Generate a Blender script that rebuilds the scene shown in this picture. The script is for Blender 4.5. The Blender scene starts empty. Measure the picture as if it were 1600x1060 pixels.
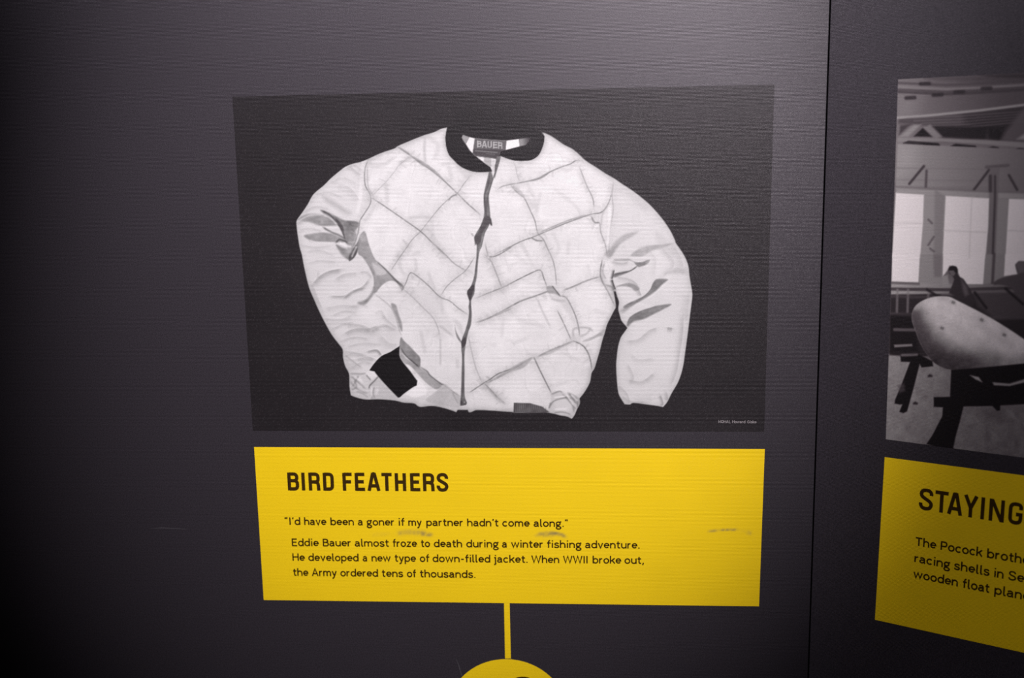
import bpy, math
import numpy as np
from mathutils import Matrix, Vector

S = bpy.context.scene
COL = S.collection
rng = np.random.default_rng(7)

# ---------------------------------------------------------------- camera, light, exposure
ZT = 1.75                                   # height of the top edge of the two photographs on the wall
F = 1641.95                                 # focal length in pixels of a 1600 px wide frame
PIT, YAW, ROL = -0.17051, 0.072659, 0.017725
CAM = np.array([0.397375, -1.18873, ZT - 0.073931])
XJ, TH = 0.658215, 0.5006                   # where the two walls meet, and how far the right one turns


def rotm(p, y, r):
    cy, sy, cp, sp, cr, sr = math.cos(y), math.sin(y), math.cos(p), math.sin(p), math.cos(r), math.sin(r)
    return (np.array([[cy, -sy, 0], [sy, cy, 0], [0, 0, 1]]) @ np.array([[1, 0, 0], [0, cp, -sp], [0, sp, cp]])
            @ np.array([[cr, 0, sr], [0, 1, 0], [-sr, 0, cr]]))


RM = rotm(PIT, YAW, ROL)
cam = bpy.data.objects.new('camera', bpy.data.cameras.new('camera'))
COL.objects.link(cam)
M = np.stack([RM[:, 0], RM[:, 2], -RM[:, 1]], 1)
cam.matrix_world = Matrix.Translation(Vector(CAM)) @ Matrix(M.tolist()).to_4x4()
cam.data.sensor_width = 36
cam.data.lens = F / 1600 * 36
cam.data.clip_start = 0.01
cam.data.dof.use_dof = True
cam.data.dof.focus_distance = 1.2
cam.data.dof.aperture_fstop = 36.9 / 1000 / 0.0145
S.camera = cam

wd = bpy.data.worlds.new('world')
S.world = wd
wd.use_nodes = True
wd.node_tree.nodes['Background'].inputs[0].default_value = (0.9, 0.86, 1.0, 1)
wd.node_tree.nodes['Background'].inputs[1].default_value = 0.003


def spot(name, loc, aim, watts, angle, blend, size, col):
    l = bpy.data.lights.new(name, 'SPOT')
    l.energy, l.spot_size, l.spot_blend, l.shadow_soft_size, l.color = watts, math.radians(angle), blend, size, col
    o = bpy.data.objects.new(name, l)
    COL.objects.link(o)
    o.location = loc
    o.rotation_euler = (Vector(aim) - Vector(loc)).to_track_quat('-Z', 'Y').to_euler()
    return o


spot('gallery_spotlight', (0.794, -1.785, 2.837), (0.286, 0, 1.591), 251, 30.0, 0.787, 0.04, (1.0, 0.945, 0.965))
spot('side_spotlight', (-0.27, -0.678, 2.742), (0.465, 0, 1.824), 43.7, 74.0, 0.546, 0.04, (0.98, 0.92, 1.0))

S.view_settings.view_transform = 'Standard'
S.view_settings.look = 'None'
S.view_settings.gamma = 1
S.view_settings.use_curve_mapping = False
S.view_settings.exposure = 0.0

# ---------------------------------------------------------------- planes and helpers
CH = np.array([XJ, 0.0])
DR = np.array([math.cos(TH), -math.sin(TH)])           # the right wall runs this way
NR = np.array([-math.sin(TH), -math.cos(TH)])          # and faces this way


def to_wall(px, side='L', off=0.0):
    """pixels of the measured photograph -> points of the wall plane, `off` metres proud of it"""
    px = np.asarray(px, float).reshape(-1, 2)
    d = np.stack([(px[:, 0] - 800) / F, np.ones(len(px)), -(px[:, 1] - 530) / F], 1) @ RM.T
    n = np.array([0, -1, 0.]) if side == 'L' else np.array([NR[0], NR[1], 0])
    p0 = np.array([XJ, 0, 0]) + n * off
    t = ((p0 - CAM) @ n) / (d @ n)
    return CAM + d * t[:, None]


def mesh_obj(name, verts, faces, mat, parent=None, loc=None, cols=None, smooth=False):
    me = bpy.data.meshes.new(name)
    v = np.asarray(verts, float)
    loc = np.zeros(3) if loc is None else np.asarray(loc, float)
    if isinstance(faces, np.ndarray):                    # n x 4 quads
        me.vertices.add(len(v)); me.vertices.foreach_set('co', (v - loc).astype(np.float32).ravel())
        k = faces.shape[1]
        me.loops.add(faces.size); me.loops.foreach_set('vertex_index', faces.astype(np.int32).ravel())
        me.polygons.add(len(faces)); me.polygons.foreach_set('loop_start', np.arange(0, faces.size, k, dtype=np.int32))
        me.update(calc_edges=True)
    else:
        me.from_pydata((v - loc).tolist(), [], faces)
    if cols is not None:
        a = me.color_attributes.new('Col', 'FLOAT_COLOR', 'POINT')
        a.data.foreach_set('color', np.concatenate([cols, np.ones((len(cols), 1))], 1).astype(np.float32).ravel())
    me.materials.append(mat)
    o = bpy.data.objects.new(name, me)
    COL.objects.link(o)
    if parent is not None:
        o.parent = parent
        pl = np.zeros(3)
        q = parent
        while q is not None:
            pl += np.array(q.location); q = q.parent
        o.location = loc - pl
    else:
        o.location = loc
    return o


def tag(o, label=None, cat=None, kind=None, group=None):
    for k, v in (('label', label), ('category', cat), ('kind', kind), ('group', group)):
        if v:
            o[k] = v
    return o


# ---------------------------------------------------------------- materials: one ribbed, speckled laminate
def laminate(name, color=None, rough=0.46, spec=0.66, speck=0.25, ribs=0.000042, grain=0.00016):
    m = bpy.data.materials.new(name)
    m.use_nodes = True
    nt = m.node_tree
    N, L = nt.nodes, nt.links
    b = N['Principled BSDF']
    b.inputs['Roughness'].default_value = rough
    b.inputs['Specular IOR Level'].default_value = spec
    b.inputs['Specular Tint'].default_value = (1.0, 0.94, 1.0, 1)
    geo = N.new('ShaderNodeNewGeometry')
    if color is None:
        c = N.new('ShaderNodeAttribute'); c.attribute_name = 'Col'; base = c.outputs['Color']
    else:
        c = N.new('ShaderNodeRGB'); c.outputs[0].default_value = (*color, 1); base = c.outputs[0]
    # printed ink grain
    n1 = N.new('ShaderNodeTexNoise'); n1.inputs['Scale'].default_value = 900; n1.inputs['Detail'].default_value = 2
    L.new(geo.outputs['Position'], n1.inputs['Vector'])
    mr = N.new('ShaderNodeMapRange')
    mr.inputs['From Min'].default_value = 0.3; mr.inputs['From Max'].default_value = 0.7
    mr.inputs['To Min'].default_value = 1 - speck; mr.inputs['To Max'].default_value = 1 + speck
    L.new(n1.outputs['Fac'], mr.inputs['Value'])
    mul = N.new('ShaderNodeVectorMath'); mul.operation = 'MULTIPLY'
    L.new(base, mul.inputs[0]); L.new(mr.outputs['Result'], mul.inputs[1])
    L.new(mul.outputs[0], b.inputs['Base Color'])
    # fine horizontal ribs of the surface film, 1.5 mm apart
    sep = N.new('ShaderNodeSeparateXYZ'); L.new(geo.outputs['Position'], sep.inputs[0])
    mz = N.new('ShaderNodeMath'); mz.operation = 'MULTIPLY'; mz.inputs[1].default_value = 2 * math.pi / 0.00147
    L.new(sep.outputs['Z'], mz.inputs[0])
    sn = N.new('ShaderNodeMath'); sn.operation = 'SINE'; L.new(mz.outputs[0], sn.inputs[0])
    n2 = N.new('ShaderNodeTexNoise'); n2.inputs['Scale'].default_value = 1150; n2.inputs['Detail'].default_value = 1.5
    L.new(geo.outputs['Position'], n2.inputs['Vector'])
    a1 = N.new('ShaderNodeMath'); a1.operation = 'MULTIPLY'; a1.inputs[1].default_value = ribs * 1000
    L.new(sn.outputs[0], a1.inputs[0])
    a2 = N.new('ShaderNodeMath'); a2.operation = 'MULTIPLY_ADD'; a2.inputs[1].default_value = grain * 1000
    L.new(n2.outputs['Fac'], a2.inputs[0]); L.new(a1.outputs[0], a2.inputs[2])
    bp = N.new('ShaderNodeBump'); bp.inputs['Strength'].default_value = 1; bp.inputs['Distance'].default_value = 0.001
    L.new(a2.outputs[0], bp.inputs['Height']); L.new(bp.outputs[0], b.inputs['Normal'])
    return m


YEL = (0.92, 0.63, 0.006)
m_wall = laminate('dark_grey_laminate', (0.027, 0.0225, 0.029), speck=0.5)
m_print = laminate('printed_film', None, speck=0.06, spec=0.45)
m_yel = laminate('yellow_film', None, speck=0.03, spec=0.45)
m_ink = laminate('dark_ink', (0.040, 0.020, 0.002), speck=0.1, spec=0.22)
m_pale = laminate('pale_ink', (0.3, 0.27, 0.28), speck=0.1)
m_edge = laminate('panel_edge', (0.008, 0.007, 0.008), rough=0.9, spec=0.1, speck=0.1)
m_scuff = laminate('scuffed_laminate', (0.075, 0.07, 0.078), speck=0.3)
m_floor = laminate('dark_carpet', (0.03, 0.028, 0.03), rough=0.95, spec=0.1, speck=0.5, ribs=0, grain=0.0004)

# ---------------------------------------------------------------- the setting
T = 0.02


def slab(name, p0, p1, n, z0, z1, t, mat, parent=None, kind='structure', cham=0.0005):
    """upright board whose front face runs p0 -> p1, with its front edges chamfered"""
    p0, p1, n = np.array(p0, float), np.array(p1, float), np.array(n, float)
    u = (p1 - p0) / np.linalg.norm(p1 - p0)
    v = []
    for (a, b, zz0, zz1, d) in ((p0 + u * cham, p1 - u * cham, z0 + cham, z1 - cham, 0), (p0, p1, z0, z1, -cham), (p0, p1, z0, z1, -t)):
        for q, z in ((a, zz0), (b, zz0), (b, zz1), (a, zz1)):
            w = q + n * d
            v.append((w[0], w[1], z))
    f = [(0, 1, 2, 3)]
    for r in (0, 4):
        for k in range(4):
            f.append((r + k, r + 4 + k, r + 4 + (k + 1) % 4, r + (k + 1) % 4))
    f.append((11, 10, 9, 8))
    o = mesh_obj(name, v, f, mat, parent, loc=(*p0, z0))
    if kind:
        o['kind'] = kind
    return o


GAP = 0.0006
pj = np.array([XJ, 0])
slab('wall_left', (-1.7, 0), pj - (GAP, 0), (0, -1), 0.0, 2.7, T, m_wall)
slab('wall_right', pj + DR * 0.0006, pj + DR * 1.3, NR, 0.0, 2.7, T, m_wall)
# dark backing strip seen in the joint
bk = mesh_obj('trim_1', [(XJ - .06, .012, 0), (XJ + .06, .012, 0), (XJ + .06, .03, 0), (XJ - .06, .03, 0),
                         (XJ - .06, .012, 2.7), (XJ + .06, .012, 2.7), (XJ + .06, .03, 2.7), (XJ - .06, .03, 2.7)],
              [(0, 1, 5, 4), (1, 2, 6, 5), (2, 3, 7, 6), (3, 0, 4, 7), (4, 5, 6, 7), (3, 2, 1, 0)], m_edge)
bk['kind'] = 'structure'
fl = mesh_obj('floor', [(-3, -4, 0), (3, -4, 0), (3, .5, 0), (-3, .5, 0), (-3, -4, -.05), (3, -4, -.05), (3, .5, -.05), (-3, .5, -.05)],
              [(0, 1, 2, 3), (4, 7, 6, 5), (0, 4, 5, 1), (1, 5, 6, 2), (2, 6, 7, 3), (3, 7, 4, 0)], m_floor)
fl['kind'] = 'structure'


# ---------------------------------------------------------------- painter for the printed pictures
def lin(v):
    v = np.clip(np.asarray(v, float), 0, 255) / 255
    return np.where(v <= 0.04045, v / 12.92, ((v + 0.055) / 1.055) ** 2.4)


def crop(x0, y0, s):
    def f(*a):
        p = np.array(a, float).reshape(-1, 2)
        return p / s + (x0, y0)
    return f


def cat(*a):
    return np.concatenate(a)


def spline(p, n=6, closed=False):
    p = np.asarray(p, float)
    if len(p) < 3:
        return p
    q = np.concatenate([p[-1:], p, p[:2]]) if closed else np.concatenate([2 * p[:1] - p[1:2], p, 2 * p[-1:] - p[-2:-1]])
    out = []
    for i in range(1, len(q) - 2):
        a, b, c, d = q[i - 1], q[i], q[i + 1], q[i + 2]
        for t in np.arange(n) / n:
            out.append(0.5 * (2 * b + (c - a) * t + (2 * a - 5 * b + 4 * c - d) * t * t + (3 * b - a - 3 * c + d) * t ** 3))
    if not closed:
        out.append(p[-1])
    return np.array(out)


class Canvas:
    def __init__(s, x0, y0, x1, y1, step=1.0):
        s.x0, s.y0, s.step = x0, y0, step
        s.w, s.h = int(round((x1 - x0) / step)) + 1, int(round((y1 - y0) / step)) + 1
        s.X, s.Y = np.meshgrid(x0 + np.arange(s.w) * step, y0 + np.arange(s.h) * step)
        s.a = np.zeros((s.h, s.w))

    def win(s, p, pad):
        i0 = max(int((p[:, 0].min() - pad - s.x0) / s.step), 0); i1 = min(int((p[:, 0].max() + pad - s.x0) / s.step) + 2, s.w)
        j0 = max(int((p[:, 1].min() - pad - s.y0) / s.step), 0); j1 = min(int((p[:, 1].max() + pad - s.y0) / s.step) + 2, s.h)
        return slice(j0, max(j1, j0)), slice(i0, max(i1, i0))

    @staticmethod
    def dist(X, Y, p, closed):
        d2 = np.full(X.shape, 1e9); tt = np.zeros(X.shape); side = np.zeros(X.shape)
        ins = np.zeros(X.shape, bool)
        n = len(p)
        ar = np.arange(n if closed else n - 1)
        seg = np.hypot(*(np.roll(p, -1, 0) - p).T)[ar]
        cum = np.concatenate([[0], np.cumsum(seg)]); tot = max(cum[-1], 1e-6)
        for i in ar:
            (ax, ay), (bx, by) = p[i], p[(i + 1) % n]
            dx, dy = bx - ax, by - ay
            l2 = dx * dx + dy * dy + 1e-12
            t = np.clip(((X - ax) * dx + (Y - ay) * dy) / l2, 0, 1)
            e = (X - ax - t * dx) ** 2 + (Y - ay - t * dy) ** 2
            m = e < d2
            if not closed:
                tt = np.where(m, (cum[i] + t * seg[i]) / tot, tt)
                side = np.where(m, np.sign(dx * (Y - ay) - dy * (X - ax)), side)
            d2 = np.where(m, e, d2)
            if closed and dy != 0:
                c = ((ay <= Y) != (by <= Y)) & (X < ax + (Y - ay) * dx / dy)
                ins ^= c
        return np.sqrt(d2), tt, side, ins

    def mask(s, p, soft=1.0):
        p = np.asarray(p, float)
        w = s.win(p, soft + 1)
        d, _, _, ins = s.dist(s.X[w], s.Y[w], p, True)
        sd = np.where(ins, -d, d)
        return w, np.clip(0.5 - sd / max(soft, 0.6), 0, 1)

    def poly(s, p, v, soft=1.0, a=1.0, sm=False, clip=None):
        """v: a grey, or (x0, y0, v0, x1, y1, v1) for a ramp"""
        if sm:
            p = spline(p, 4, True)
        w, m = s.mask(p, soft)
        if m.size == 0:
            return
        m = m * a
        if clip is not None:
            m = m * clip[w]
        if isinstance(v, tuple):
            ax, ay, va, bx, by, vb = v
            t = np.clip(((s.X[w] - ax) * (bx - ax) + (s.Y[w] - ay) * (by - ay)) / ((bx - ax) ** 2 + (by - ay) ** 2), 0, 1)
            v = va + (vb - va) * t
        s.a[w] = s.a[w] * (1 - m) + v * m

    def line(s, p, v, wd=1.0, a=1.0, soft=1.0, sm=True, taper=True, clip=None, side=0):
        if sm:
            p = spline(p, 4)
        p = np.asarray(p, float)
        w = s.win(p, wd + soft * 2 + 2)
        if s.X[w].size == 0:
            return
        d, t, sg, _ = s.dist(s.X[w], s.Y[w], p, False)
        m = np.exp(-(np.maximum(d - wd / 2, 0) / max(soft, .3)) ** 2)
        if taper:
            m = m * np.clip(np.minimum(t, 1 - t) * 8 + 0.25, 0, 1)
        if side:
            m = m * np.where(sg * side > 0, 1, np.exp(-(d / 0.8) ** 2))
        m = m * a
        if clip is not None:
            m = m * clip[w]
        s.a[w] = s.a[w] * (1 - m) + v * m

    def noise(s, cell, amp):
        gh, gw = int(s.h * s.step / cell) + 3, int(s.w * s.step / cell) + 3
        g = rng.standard_normal((gh, gw))
        y = np.arange(s.h) * s.step / cell; x = np.arange(s.w) * s.step / cell
        j, i = y.astype(int), x.astype(int)
        fy, fx = (y - j)[:, None], (x - i)[None]
        fy, fx = fy * fy * (3 - 2 * fy), fx * fx * (3 - 2 * fx)
        g00, g01, g10, g11 = g[np.ix_(j, i)], g[np.ix_(j, i + 1)], g[np.ix_(j + 1, i)], g[np.ix_(j + 1, i + 1)]
        return amp * (g00 * (1 - fy) * (1 - fx) + g01 * (1 - fy) * fx + g10 * fy * (1 - fx) + g11 * fy * fx)


#@@PICTURES
GAINR = 1.85

# ---------------------------------------------------------------- lettering drawn as strokes
def arc(cx, cy, rx, ry, a0, a1, n=None):
    n = n or max(3, int(abs(a1 - a0) / 18))
    return [(cx + rx * math.cos(math.radians(a0 + (a1 - a0) * k / n)), cy + ry * math.sin(math.radians(a0 + (a1 - a0) * k / n))) for k in range(n + 1)]


def rp(pts, r):
    """a polyline with its inner corners rounded"""
    out = [pts[0]]
    for a, b, c in zip(pts, pts[1:], pts[2:]):
        a, b, c = np.array(a, float), np.array(b, float), np.array(c, float)
        la, lc = np.linalg.norm(a - b), np.linalg.norm(c - b)
        p, q = b + (a - b) / la * min(r, la / 2), b + (c - b) / lc * min(r, lc / 2)
        for t in np.linspace(0, 1, 6):
            out.append(tuple((1 - t) ** 2 * p + 2 * t * (1 - t) * b + t * t * q))
    out.append(pts[-1])
    return out


def sp(*p):
    return [tuple(q) for q in spline(np.array(p, float).reshape(-1, 2), 4)]


# heading: condensed capitals, 28 high, stroke 5 wide: (width, strokes)
HEAD = {
    'B': (17.8, [[(2.6, 0), (2.6, 28)], rp([(2.6, 25.6), (14.6, 25.6), (14.6, 15.2), (2.6, 15.2)], 5), rp([(2.6, 15.2), (15.2, 15.2), (15.2, 2.4), (2.6, 2.4)], 5.4)]),
    'I': (5.0, [[(2.5, 0), (2.5, 28)]]),
    'R': (17.8, [[(2.6, 0), (2.6, 28)], rp([(2.6, 25.6), (14.8, 25.6), (14.8, 13.4), (2.6, 13.4)], 5), rp([(8, 13.4), (14.6, 12.4), (15.2, 0)], 4)]),
    'D': (17.0, [[(2.6, 0), (2.6, 28)], rp([(2.6, 25.6), (14.4, 25.6), (14.4, 2.4), (2.6, 2.4)], 5.5)]),
    'F': (14.8, [[(2.6, 0), (2.6, 28)], [(2.6, 25.7), (14.8, 25.7)], [(2.6, 14), (13.4, 14)]]),
    'E': (15.6, [[(2.6, 0), (2.6, 28)], [(2.6, 25.7), (15.3, 25.7)], [(2.6, 14.2), (14, 14.2)], [(2.6, 2.3), (15.6, 2.3)]]),
    'A': (20.0, [[(2.4, 0), (9.0, 28)], [(17.6, 0), (11.0, 28)], [(4.6, 7.8), (15.4, 7.8)], [(8, 26.6), (12, 26.6)]]),
    'T': (16.0, [[(8, 0), (8, 28)], [(0, 25.7), (16, 25.7)]]),
    'H': (17.5, [[(2.6, 0), (2.6, 28)], [(14.9, 0), (14.9, 28)], [(2.6, 14), (14.9, 14)]]),
    'S': (17.8, [sp(15.2, 19.5, 15.2, 22, 13, 25.2, 8.9, 26, 4.8, 25, 2.8, 21.6, 3.6, 18, 7, 15.4, 11.2, 13, 14.6, 10.2, 15.3, 6.6, 13.2, 3, 9, 2, 4.8, 2.9, 2.5, 6.4, 2.5, 9)]),
    'Y': (17.5, [[(2.2, 28), (8.8, 12)], [(15.4, 28), (8.8, 12)], [(8.8, 0), (8.8, 14)]]),
    'N': (19.0, [[(2.6, 0), (2.6, 28)], [(16.4, 0), (16.4, 28)], [(3.4, 27), (15.6, 1)]]),
    'G': (17.8, [rp([(15.3, 19), (15.3, 25.6), (2.6, 25.6), (2.6, 2.4), (15.3, 2.4), (15.3, 13)], 6), [(9.5, 13), (17.6, 13)]]),
    'U': (17.0, [rp([(2.6, 28), (2.6, 2.4), (14.4, 2.4), (14.4, 28)], 6)]),
}
O = lambda cx: arc(cx, 5, 3.75, 4.1, 0, 360, 20)
BODYF = {
    'a': (9.2, [arc(4.2, 6.3, 3.0, 2.8, 158, 0) + [(7.2, 1.9), (7.6, 1.0), (8.6, 0.9)], [(7.2, 5.7), (3.9, 5.4)] + arc(3.6, 3.15, 2.6, 2.25, 90, 270) + [(5.2, 1.2), (7.2, 3.2)]]),
    'b': (9.8, [[(1.2, 0), (1.2, 14.6)], O(5.0)]), 'c': (8.9, [arc(4.7, 5, 3.7, 4.1, 42, 318)]), 'd': (9.8, [[(8.6, 0), (8.6, 14.6)], O(4.8)]),
    'e': (9.2, [[(1.2, 5.2), (8.2, 5.2)] + arc(4.7, 5.2, 3.6, 3.9, 0, 322, 18)]),
    'f': (6.2, [[(2.8, 0), (2.8, 11.4)] + arc(5.2, 11.2, 2.4, 2.6, 170, 85), [(0.4, 9.2), (6.2, 9.2)]]),
    'g': (9.4, [arc(4.2, 6.3, 3.0, 2.9, 0, 360, 16), [(6.4, 8.3), (7.4, 9.3), (9.2, 9.3)], [(2.2, 4.2), (1.6, 2.6), (2.6, 1.4), (5.6, 0.9)] + arc(5, -1.6, 3.3, 2.3, 70, -90) + arc(4, -1.6, 3, 2.3, -90, -240)]),
    'h': (9.6, [[(1.2, 0), (1.2, 14.6)], arc(4.8, 5.7, 3.5, 3.4, 180, 0) + [(8.3, 0)]]),
    'i': (3.6, [[(1.9, 0), (1.9, 10)], [(1.9, 12.2), (1.9, 14.3)]]), 'j': (4.6, [[(0.8, 9.2), (3, 9.2), (3, -1.6)] + arc(0.6, -1.6, 2.4, 2.2, 0, -90), [(3, 12.2), (3, 14.3)]]),
    'k': (8.8, [[(1.2, 0), (1.2, 14.6)], [(8.2, 10), (1.6, 4.2)], [(4.0, 6.2), (8.4, 0)]]), 'l': (4.4, [[(1.6, 14.6), (1.6, 2.2), (2.2, 1.0), (4.0, 0.9)]]),
    'm': (14.6, [[(1.2, 0), (1.2, 10)], arc(4.2, 6, 2.95, 3.1, 180, 0) + [(7.2, 0)], arc(10.2, 6, 3.0, 3.1, 180, 0) + [(13.2, 0)]]),
    'n': (9.6, [[(1.2, 0), (1.2, 10)], arc(4.8, 5.7, 3.5, 3.4, 180, 0) + [(8.3, 0)]]), 'o': (9.6, [O(4.8)]), 'p': (9.8, [[(1.2, -4.2), (1.2, 10)], O(5.0)]),
    'r': (6.4, [[(1.2, 0), (1.2, 10)], arc(5, 5.3, 3.7, 3.8, 180, 82)]), 's': (8.2, [sp(7.0, 7.2, 6.2, 8.7, 4.0, 9.2, 1.9, 8.5, 1.4, 7.0, 2.4, 5.7, 4.6, 5.0, 6.6, 4.2, 7.2, 2.8, 6.2, 1.3, 4.0, 0.8, 1.8, 1.3, 0.9, 2.9)]),
    't': (6.6, [[(2.8, 13), (2.8, 2.8), (3.6, 1.2), (6.2, 1.0)], [(0.3, 9.2), (6.2, 9.2)]]), 'u': (9.6, [[(8.4, 10), (8.4, 0)], [(1.3, 10)] + arc(4.8, 4.3, 3.5, 3.4, 180, 360)]),
    'v': (9, [[(0.9, 10), (4.5, 0.6), (8.1, 10)]]), 'w': (13.6, [[(0.9, 10), (3.8, 0.8), (6.8, 9.6), (9.8, 0.8), (12.7, 10)]]), 'y': (9, [[(0.9, 10), (4.6, 0.8)], [(8.1, 10), (3.6, -2.4), (2.6, -3.4), (0.8, -3.4)]]),
    'z': (8.6, [[(0.9, 9.1), (7.3, 9.1), (1.2, 1.0), (7.9, 1.0)]]),
    'A': (12, [[(0.9, 0), (6, 13.6), (11.1, 0)], [(2.8, 4.6), (9.2, 4.6)]]), 'B': (10.4, [[(1.3, 0), (1.3, 14)], rp([(1.3, 13.1), (8.4, 13.1), (8.4, 7.4), (1.3, 7.4)], 3), rp([(1.3, 7.4), (9.2, 7.4), (9.2, 0.9), (1.3, 0.9)], 3)]),
    'E': (9.8, [[(1.3, 0), (1.3, 14)], [(1.3, 13.1), (9, 13.1)], [(1.3, 7.3), (8.3, 7.3)], [(1.3, 0.9), (9.2, 0.9)]]), 'G': (11.6, [arc(6, 7, 4.8, 6.1, 48, 340) + [(10.5, 6.6), (6.4, 6.6)]]),
    'H': (11.4, [[(1.3, 0), (1.3, 14)], [(10.1, 0), (10.1, 14)], [(1.3, 7.2), (10.1, 7.2)]]), 'I': (4.2, [[(2.1, 0), (2.1, 14)]]), 'M': (13.4, [[(1.3, 0), (1.3, 13.6), (6.7, 3), (12.1, 13.6), (12.1, 0)]]),
    'O': (12.4, [arc(6.2, 7, 5, 6.1, 0, 360, 22)]), 'P': (10, [[(1.3, 0), (1.3, 14)], rp([(1.3, 13.1), (8.8, 13.1), (8.8, 6.2), (1.3, 6.2)], 3.2)]),
    'S': (10.4, [sp(9, 10.2, 7.8, 12.4, 5.2, 13.2, 2.6, 12.4, 1.6, 10.2, 2.8, 8.2, 5.2, 7.2, 7.8, 6.2, 9.2, 4.0, 8.0, 1.7, 5.2, 0.9, 2.2, 1.7, 1.0, 4.2)]),
    'T': (10.8, [[(5.4, 0), (5.4, 14)], [(0.5, 13.1), (10.3, 13.1)]]), 'W': (17, [[(0.9, 14), (4.6, 0.8), (8.5, 13.4), (12.4, 0.8), (16.1, 14)]]),
    '.': (3.6, [[(1.8, 0), (1.8, 2.1)]]), ',': (3.8, [[(2.2, 2.1), (2.0, 0), (1.1, -2.2)]]), '-': (6.8, [[(1, 5.6), (5.8, 5.6)]]), "'": (3.6, [[(2.2, 14.2), (2.1, 12.4), (1.4, 10.6)]]),
    '"': (6, [[(1.6, 14.2), (1.4, 10.8)], [(4.2, 14.2), (4.0, 10.8)]]), '`': (6, [[(2.0, 14.2), (1.2, 12.6), (1.4, 10.8)], [(4.6, 14.2), (3.8, 12.6), (4.0, 10.8)]]), ' ': (5, []),
}


def ribbon(p, w):
    """quads of constant width w along polyline p, in 2-D"""
    p = np.asarray(p, float)
    closed = np.linalg.norm(p[0] - p[-1]) < 1e-6 and len(p) > 3
    t = np.diff(p, axis=0)
    t /= np.linalg.norm(t, axis=1)[:, None] + 1e-12
    if closed:
        a, b = np.vstack([t[-1:], t]), np.vstack([t, t[:1]])
    else:
        a, b = np.vstack([t[:1], t]), np.vstack([t, t[-1:]])
    m = a + b
    m /= np.linalg.norm(m, axis=1)[:, None] + 1e-9
    k = np.clip((m * a).sum(1), 0.5, 1)
    n = np.stack([-m[:, 1], m[:, 0]], 1) * (w / 2 / k)[:, None]
    v = np.vstack([p + n, p - n])
    c = len(p)
    return v, [(i, i + c, i + c + 1, i + 1) for i in range(c - 1)]


def vtilt(x, y):
    return (938 - x) / (9382 - y)


def text_line(words, base, k, side, off, parent, mat, name, tab=None, unit=2.05):
    """words: (text, x0, x1) in pixels along a straight baseline ((xa, ya), (xb, yb)); k: pixels per unit of height"""
    tab = tab or BODYF
    (xa, ya), (xb, yb) = base
    sl = (yb - ya) / (xb - xa)
    kk = (lambda x: k) if not isinstance(k, tuple) else (lambda x: k[0] + (k[1] - k[0]) * (x - xa) / (xb - xa))

    def place(x, u):
        y0 = ya + (x - xa) * sl
        y = y0 - u * kk(x)
        t = vtilt(x, y0)
        return np.stack([x - (y0 - y) * t, y], 1)
    gl = []
    for w, x0, x1 in words:
        adv = sum(tab[c][0] for c in w) + 0.9 * (len(w) - 1)
        s = (x1 - x0) / adv
        x = x0
        for c in w:
            gl.append((tab, c, x, s)); x += (tab[c][0] + 0.9) * s
    # stroke widths are in pixels across and in units up: bring both to pixels
    V, Fc, nb = [], [], 0
    for tb, ch, ux, sx in gl:
        kx = kk(ux)
        for st in tb[ch][1]:
            v, f = ribbon(np.array(st, float) * (sx, kx), unit * kx)
            P_ = place(v[:, 0] + ux, v[:, 1] / kx)
            V.append(to_wall(P_, side, off + 4e-6 * (len(V) % 7))); Fc += [tuple(i + nb for i in g) for g in f]; nb += len(v)
    V = np.concatenate(V)
    n = np.array([0, -1, 0.]) if side == 'L' else np.array([NR[0], NR[1], 0])
    Fc = [g if np.dot(np.cross(V[g[1]] - V[g[0]], V[g[2]] - V[g[0]]), n) > 0 else g[::-1] for g in Fc]
    return mesh_obj(name, V, Fc, mat, parent, V.mean(0))


# the jacket print, painted
def smooth_outline(p, lim=34, n=4):
    """round the gentle bends of a closed outline and keep its sharp corners"""
    p = np.asarray(p, float)
    keep = np.concatenate([[True], np.hypot(*np.diff(p, axis=0).T) > 0.4]); p = p[keep]
    a, b = p - np.roll(p, 1, 0), np.roll(p, -1, 0) - p
    turn = np.degrees(np.abs(np.arctan2(a[:, 0] * b[:, 1] - a[:, 1] * b[:, 0], (a * b).sum(1))))
    soft = turn < lim
    out = []
    for i in range(len(p)):
        i2 = (i + 1) % len(p)
        p0 = p[i - 1] if soft[i] else 2 * p[i] - p[i2]
        p3 = p[(i + 2) % len(p)] if soft[i2] else 2 * p[i2] - p[i]
        for t in np.arange(n) / n:
            out.append(0.5 * (2 * p[i] + (p[i2] - p0) * t + (2 * p0 - 5 * p[i] + 4 * p[i2] - p3) * t * t + (3 * p[i] - p0 - 3 * p[i2] + p3) * t ** 3))
    return np.array(out)


c1, c2, c3 = crop(440, 160, 4.417), crop(760, 160, 4.417), crop(440, 380, 4.417)
c4, c5, c6 = crop(760, 380, 3.786), crop(500, 540, 6.154), crop(680, 180, 8.0)

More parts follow.
